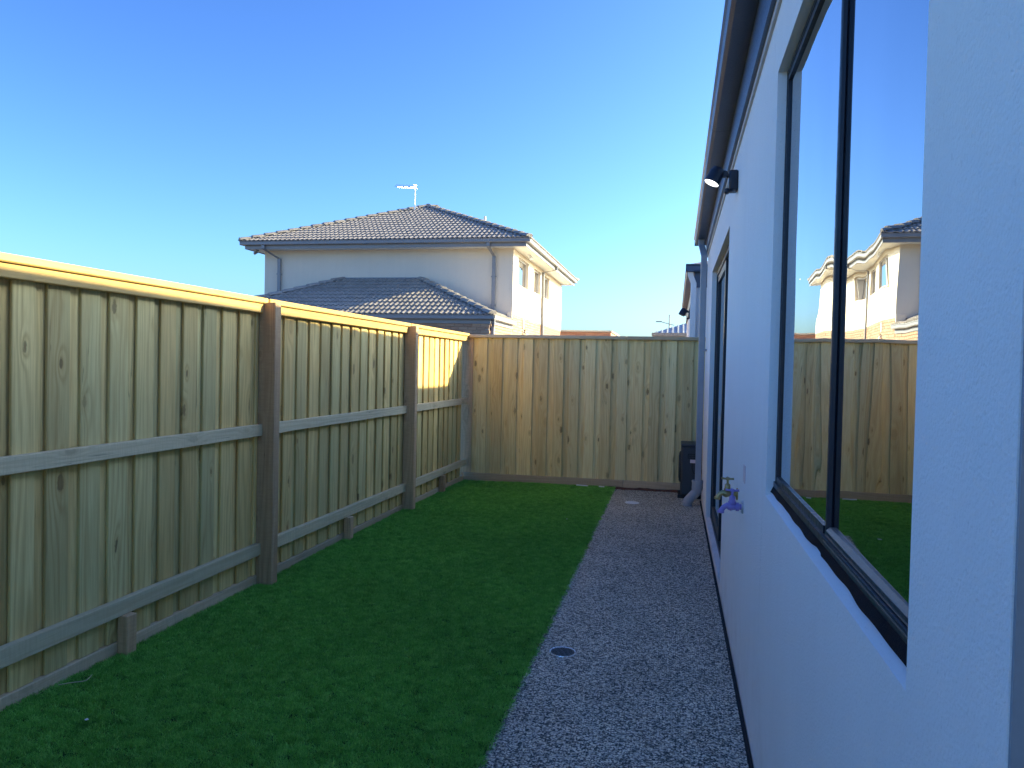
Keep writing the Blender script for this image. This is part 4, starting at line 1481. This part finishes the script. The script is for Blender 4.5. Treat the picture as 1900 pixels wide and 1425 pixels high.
S(MB().lathe([(.001, 0), (.04, .01), (.045, .12), (.001, .12)], (0, 0, -.06), (-.5, -.6, -.5), 14), 'barrel', 'gutter_far', sl2, 40)

# ================================================================== OTHER BUILDINGS
bb = thing('brick_garage', 'low salmon brick parapet building with pale coping just above the back fence', 'building', (-4.3, 33.2, 0))
S(MB().box(-1.6, 1.55, .02, 5, 0, 3.09), 'wall', 'brickwall_red', bb)
S(MB().cbox(-1.62, 1.60, -.03, 5.05, 3.10, 3.17, .01), 'coping', 'beige', bb)
rbm = MB().cbox(-.115, .115, -.012, .018, -.038, .038, .004).mesh('brick')
rbm.materials.append(MAT['brick_red'])
for c in range(5):
    for k_ in range(13):
        xx = 1.55 - .118 - k_ * .24 - (.12 if c % 2 else 0)
        if xx < -1.5:
            continue
        o = link('brick', rbm, None, bb)
        o.matrix_local = Matrix.Translation((xx, .012, 3.05 - c * .086))

nh = thing('rendered_house', 'white rendered neighbouring house behind the back fence, gutter edge just visible past the downpipe', 'house', (.12, 12.0, 0))
NW = .155    # wall plane offset from gutter edge
S(MB().box(NW, 6, .12, 9.5, 0, 3.12), 'wall', 'render_smooth', nh)
S(MB().box(NW - .03, NW - .001, .09, 9.6, 2.80, 3.10).box(NW - .001, 6, .09, .119, 2.80, 3.10), 'fascia', 'colorbond', nh)
ng_ = MB()
gutter(ng_, (NW - .031, -.03, 3.03), (NW - .031, 9.7, 3.03), (-1, 0, 0))
gutter(ng_, (NW - .16, .089, 3.03), (6, .089, 3.03), (0, -1, 0))
S(ng_, 'gutter', 'colorbond', nh)
rr_ = MB()
rr_.add([(0, -.05, 3.13), (6, -.05, 3.13), (6, 9.7, 3.13), (0, 9.7, 3.13), (3.6, 3.5, 4.25), (3.6, 6.1, 4.25)], [(0, 1, 4), (1, 2, 5, 4), (2, 3, 5), (3, 0, 4, 5), (0, 3, 2, 1)])
S(rr_, 'roof', 'tile', nh)
S(rect_pipe(MB(), [(.07, .06, 3.04), (.07, .06, 2.98), (.12, .08, 2.86), (.12, .08, .2)], .085, .075), 'downpipe', 'white', nh)
S(MB().box(1.55, 6, -1.6, .0, 0, 3.12), 'unseen_side_wall', 'render_smooth', nh)  # unseen set-back wall, added to keep the fence shadow closed
S(MB().box(1.36, 1.54, -1.6, -.12, 3.05, 3.15), 'gutter', 'colorbond', nh)  # unseen set-back eave, placed to continue the fence shadow edge
spotlight((.12 + NW, 14.35, 2.55), 'small black spotlight on the white neighbouring house wall, just above the back fence', 1.25, 'ac_dark')

mh = thing('metal_roof_house', 'distant house with pale ribbed steel roof showing above the back fence', 'house', (1.2, 30, 0))
S(MB().box(-1.7, 3, .3, 6, 0, 2.75), 'wall', 'brickwall_red', mh)
S(MB().box(-2.0, 3.2, .0, .03, 2.68, 2.88).box(-2.0, -1.97, .03, 6.2, 2.68, 2.88), 'fascia', 'gutter_far', mh)
gmh = MB()
gutter(gmh, (-2.12, -.001, 2.83), (3.2, -.001, 2.83), (0, -1, 0))
gutter(gmh, (-2.001, 0, 2.83), (-2.001, 6.2, 2.83), (-1, 0, 0))
S(gmh, 'gutter', 'gutter_far', mh)
cr_ = MB()
def cor(nrib, x0, x1):
    # ribbed hip: ribs run up the slope (+y)
    pass
z0 = 2.93
cr_.add([(-2.1, -.05, z0), (3.3, -.05, z0), (3.3, 6.2, z0), (-2.1, 6.2, z0), (1.0, 3.05, z0 + 1.15), (1.0, 3.1, z0 + 1.15)], [(0, 1, 4), (1, 2, 5, 4), (2, 3, 5), (3, 0, 4, 5), (0, 3, 2, 1)])
mr = S(cr_, 'roof', 'corrugated', mh)
for k_ in range(26):
    xx = -1.95 + k_ * .2
    tt = min((xx + 2.1), 3.3 - xx) / 3.1 * 3.05
    if tt < .1:
        continue
    S(MB().prism([(-.03, .0), (.03, 0), (.018, .03), (-.018, .03)], (xx, -.04, z0 + .002), (xx, -.05 + tt, z0 + tt * .371), (1, 0, 0), (0, 0, 1)), 'rib', 'corrugated', mr)

sl3 = thing('street_lamp', 'distant grey street lamp with a short arm above the ribbed steel roof', 'street lamp', (-.72, 80, 0))
S(MB().tube([(0, 0, 0), (0, 0, 7.15)], [.09, .05], 10), 'pole', 'gutter_far', sl3, 60)
S(MB().tube([(.5, 0, 6.1), (0, 0, 6.22), (-.75, 0, 6.42)], .035, 8), 'arm', 'gutter_far', sl3, 60)
S(MB().cbox(-1.35, -.72, -.12, .12, 6.40, 6.50, .03), 'lamp_head', 'gutter_far', sl3)
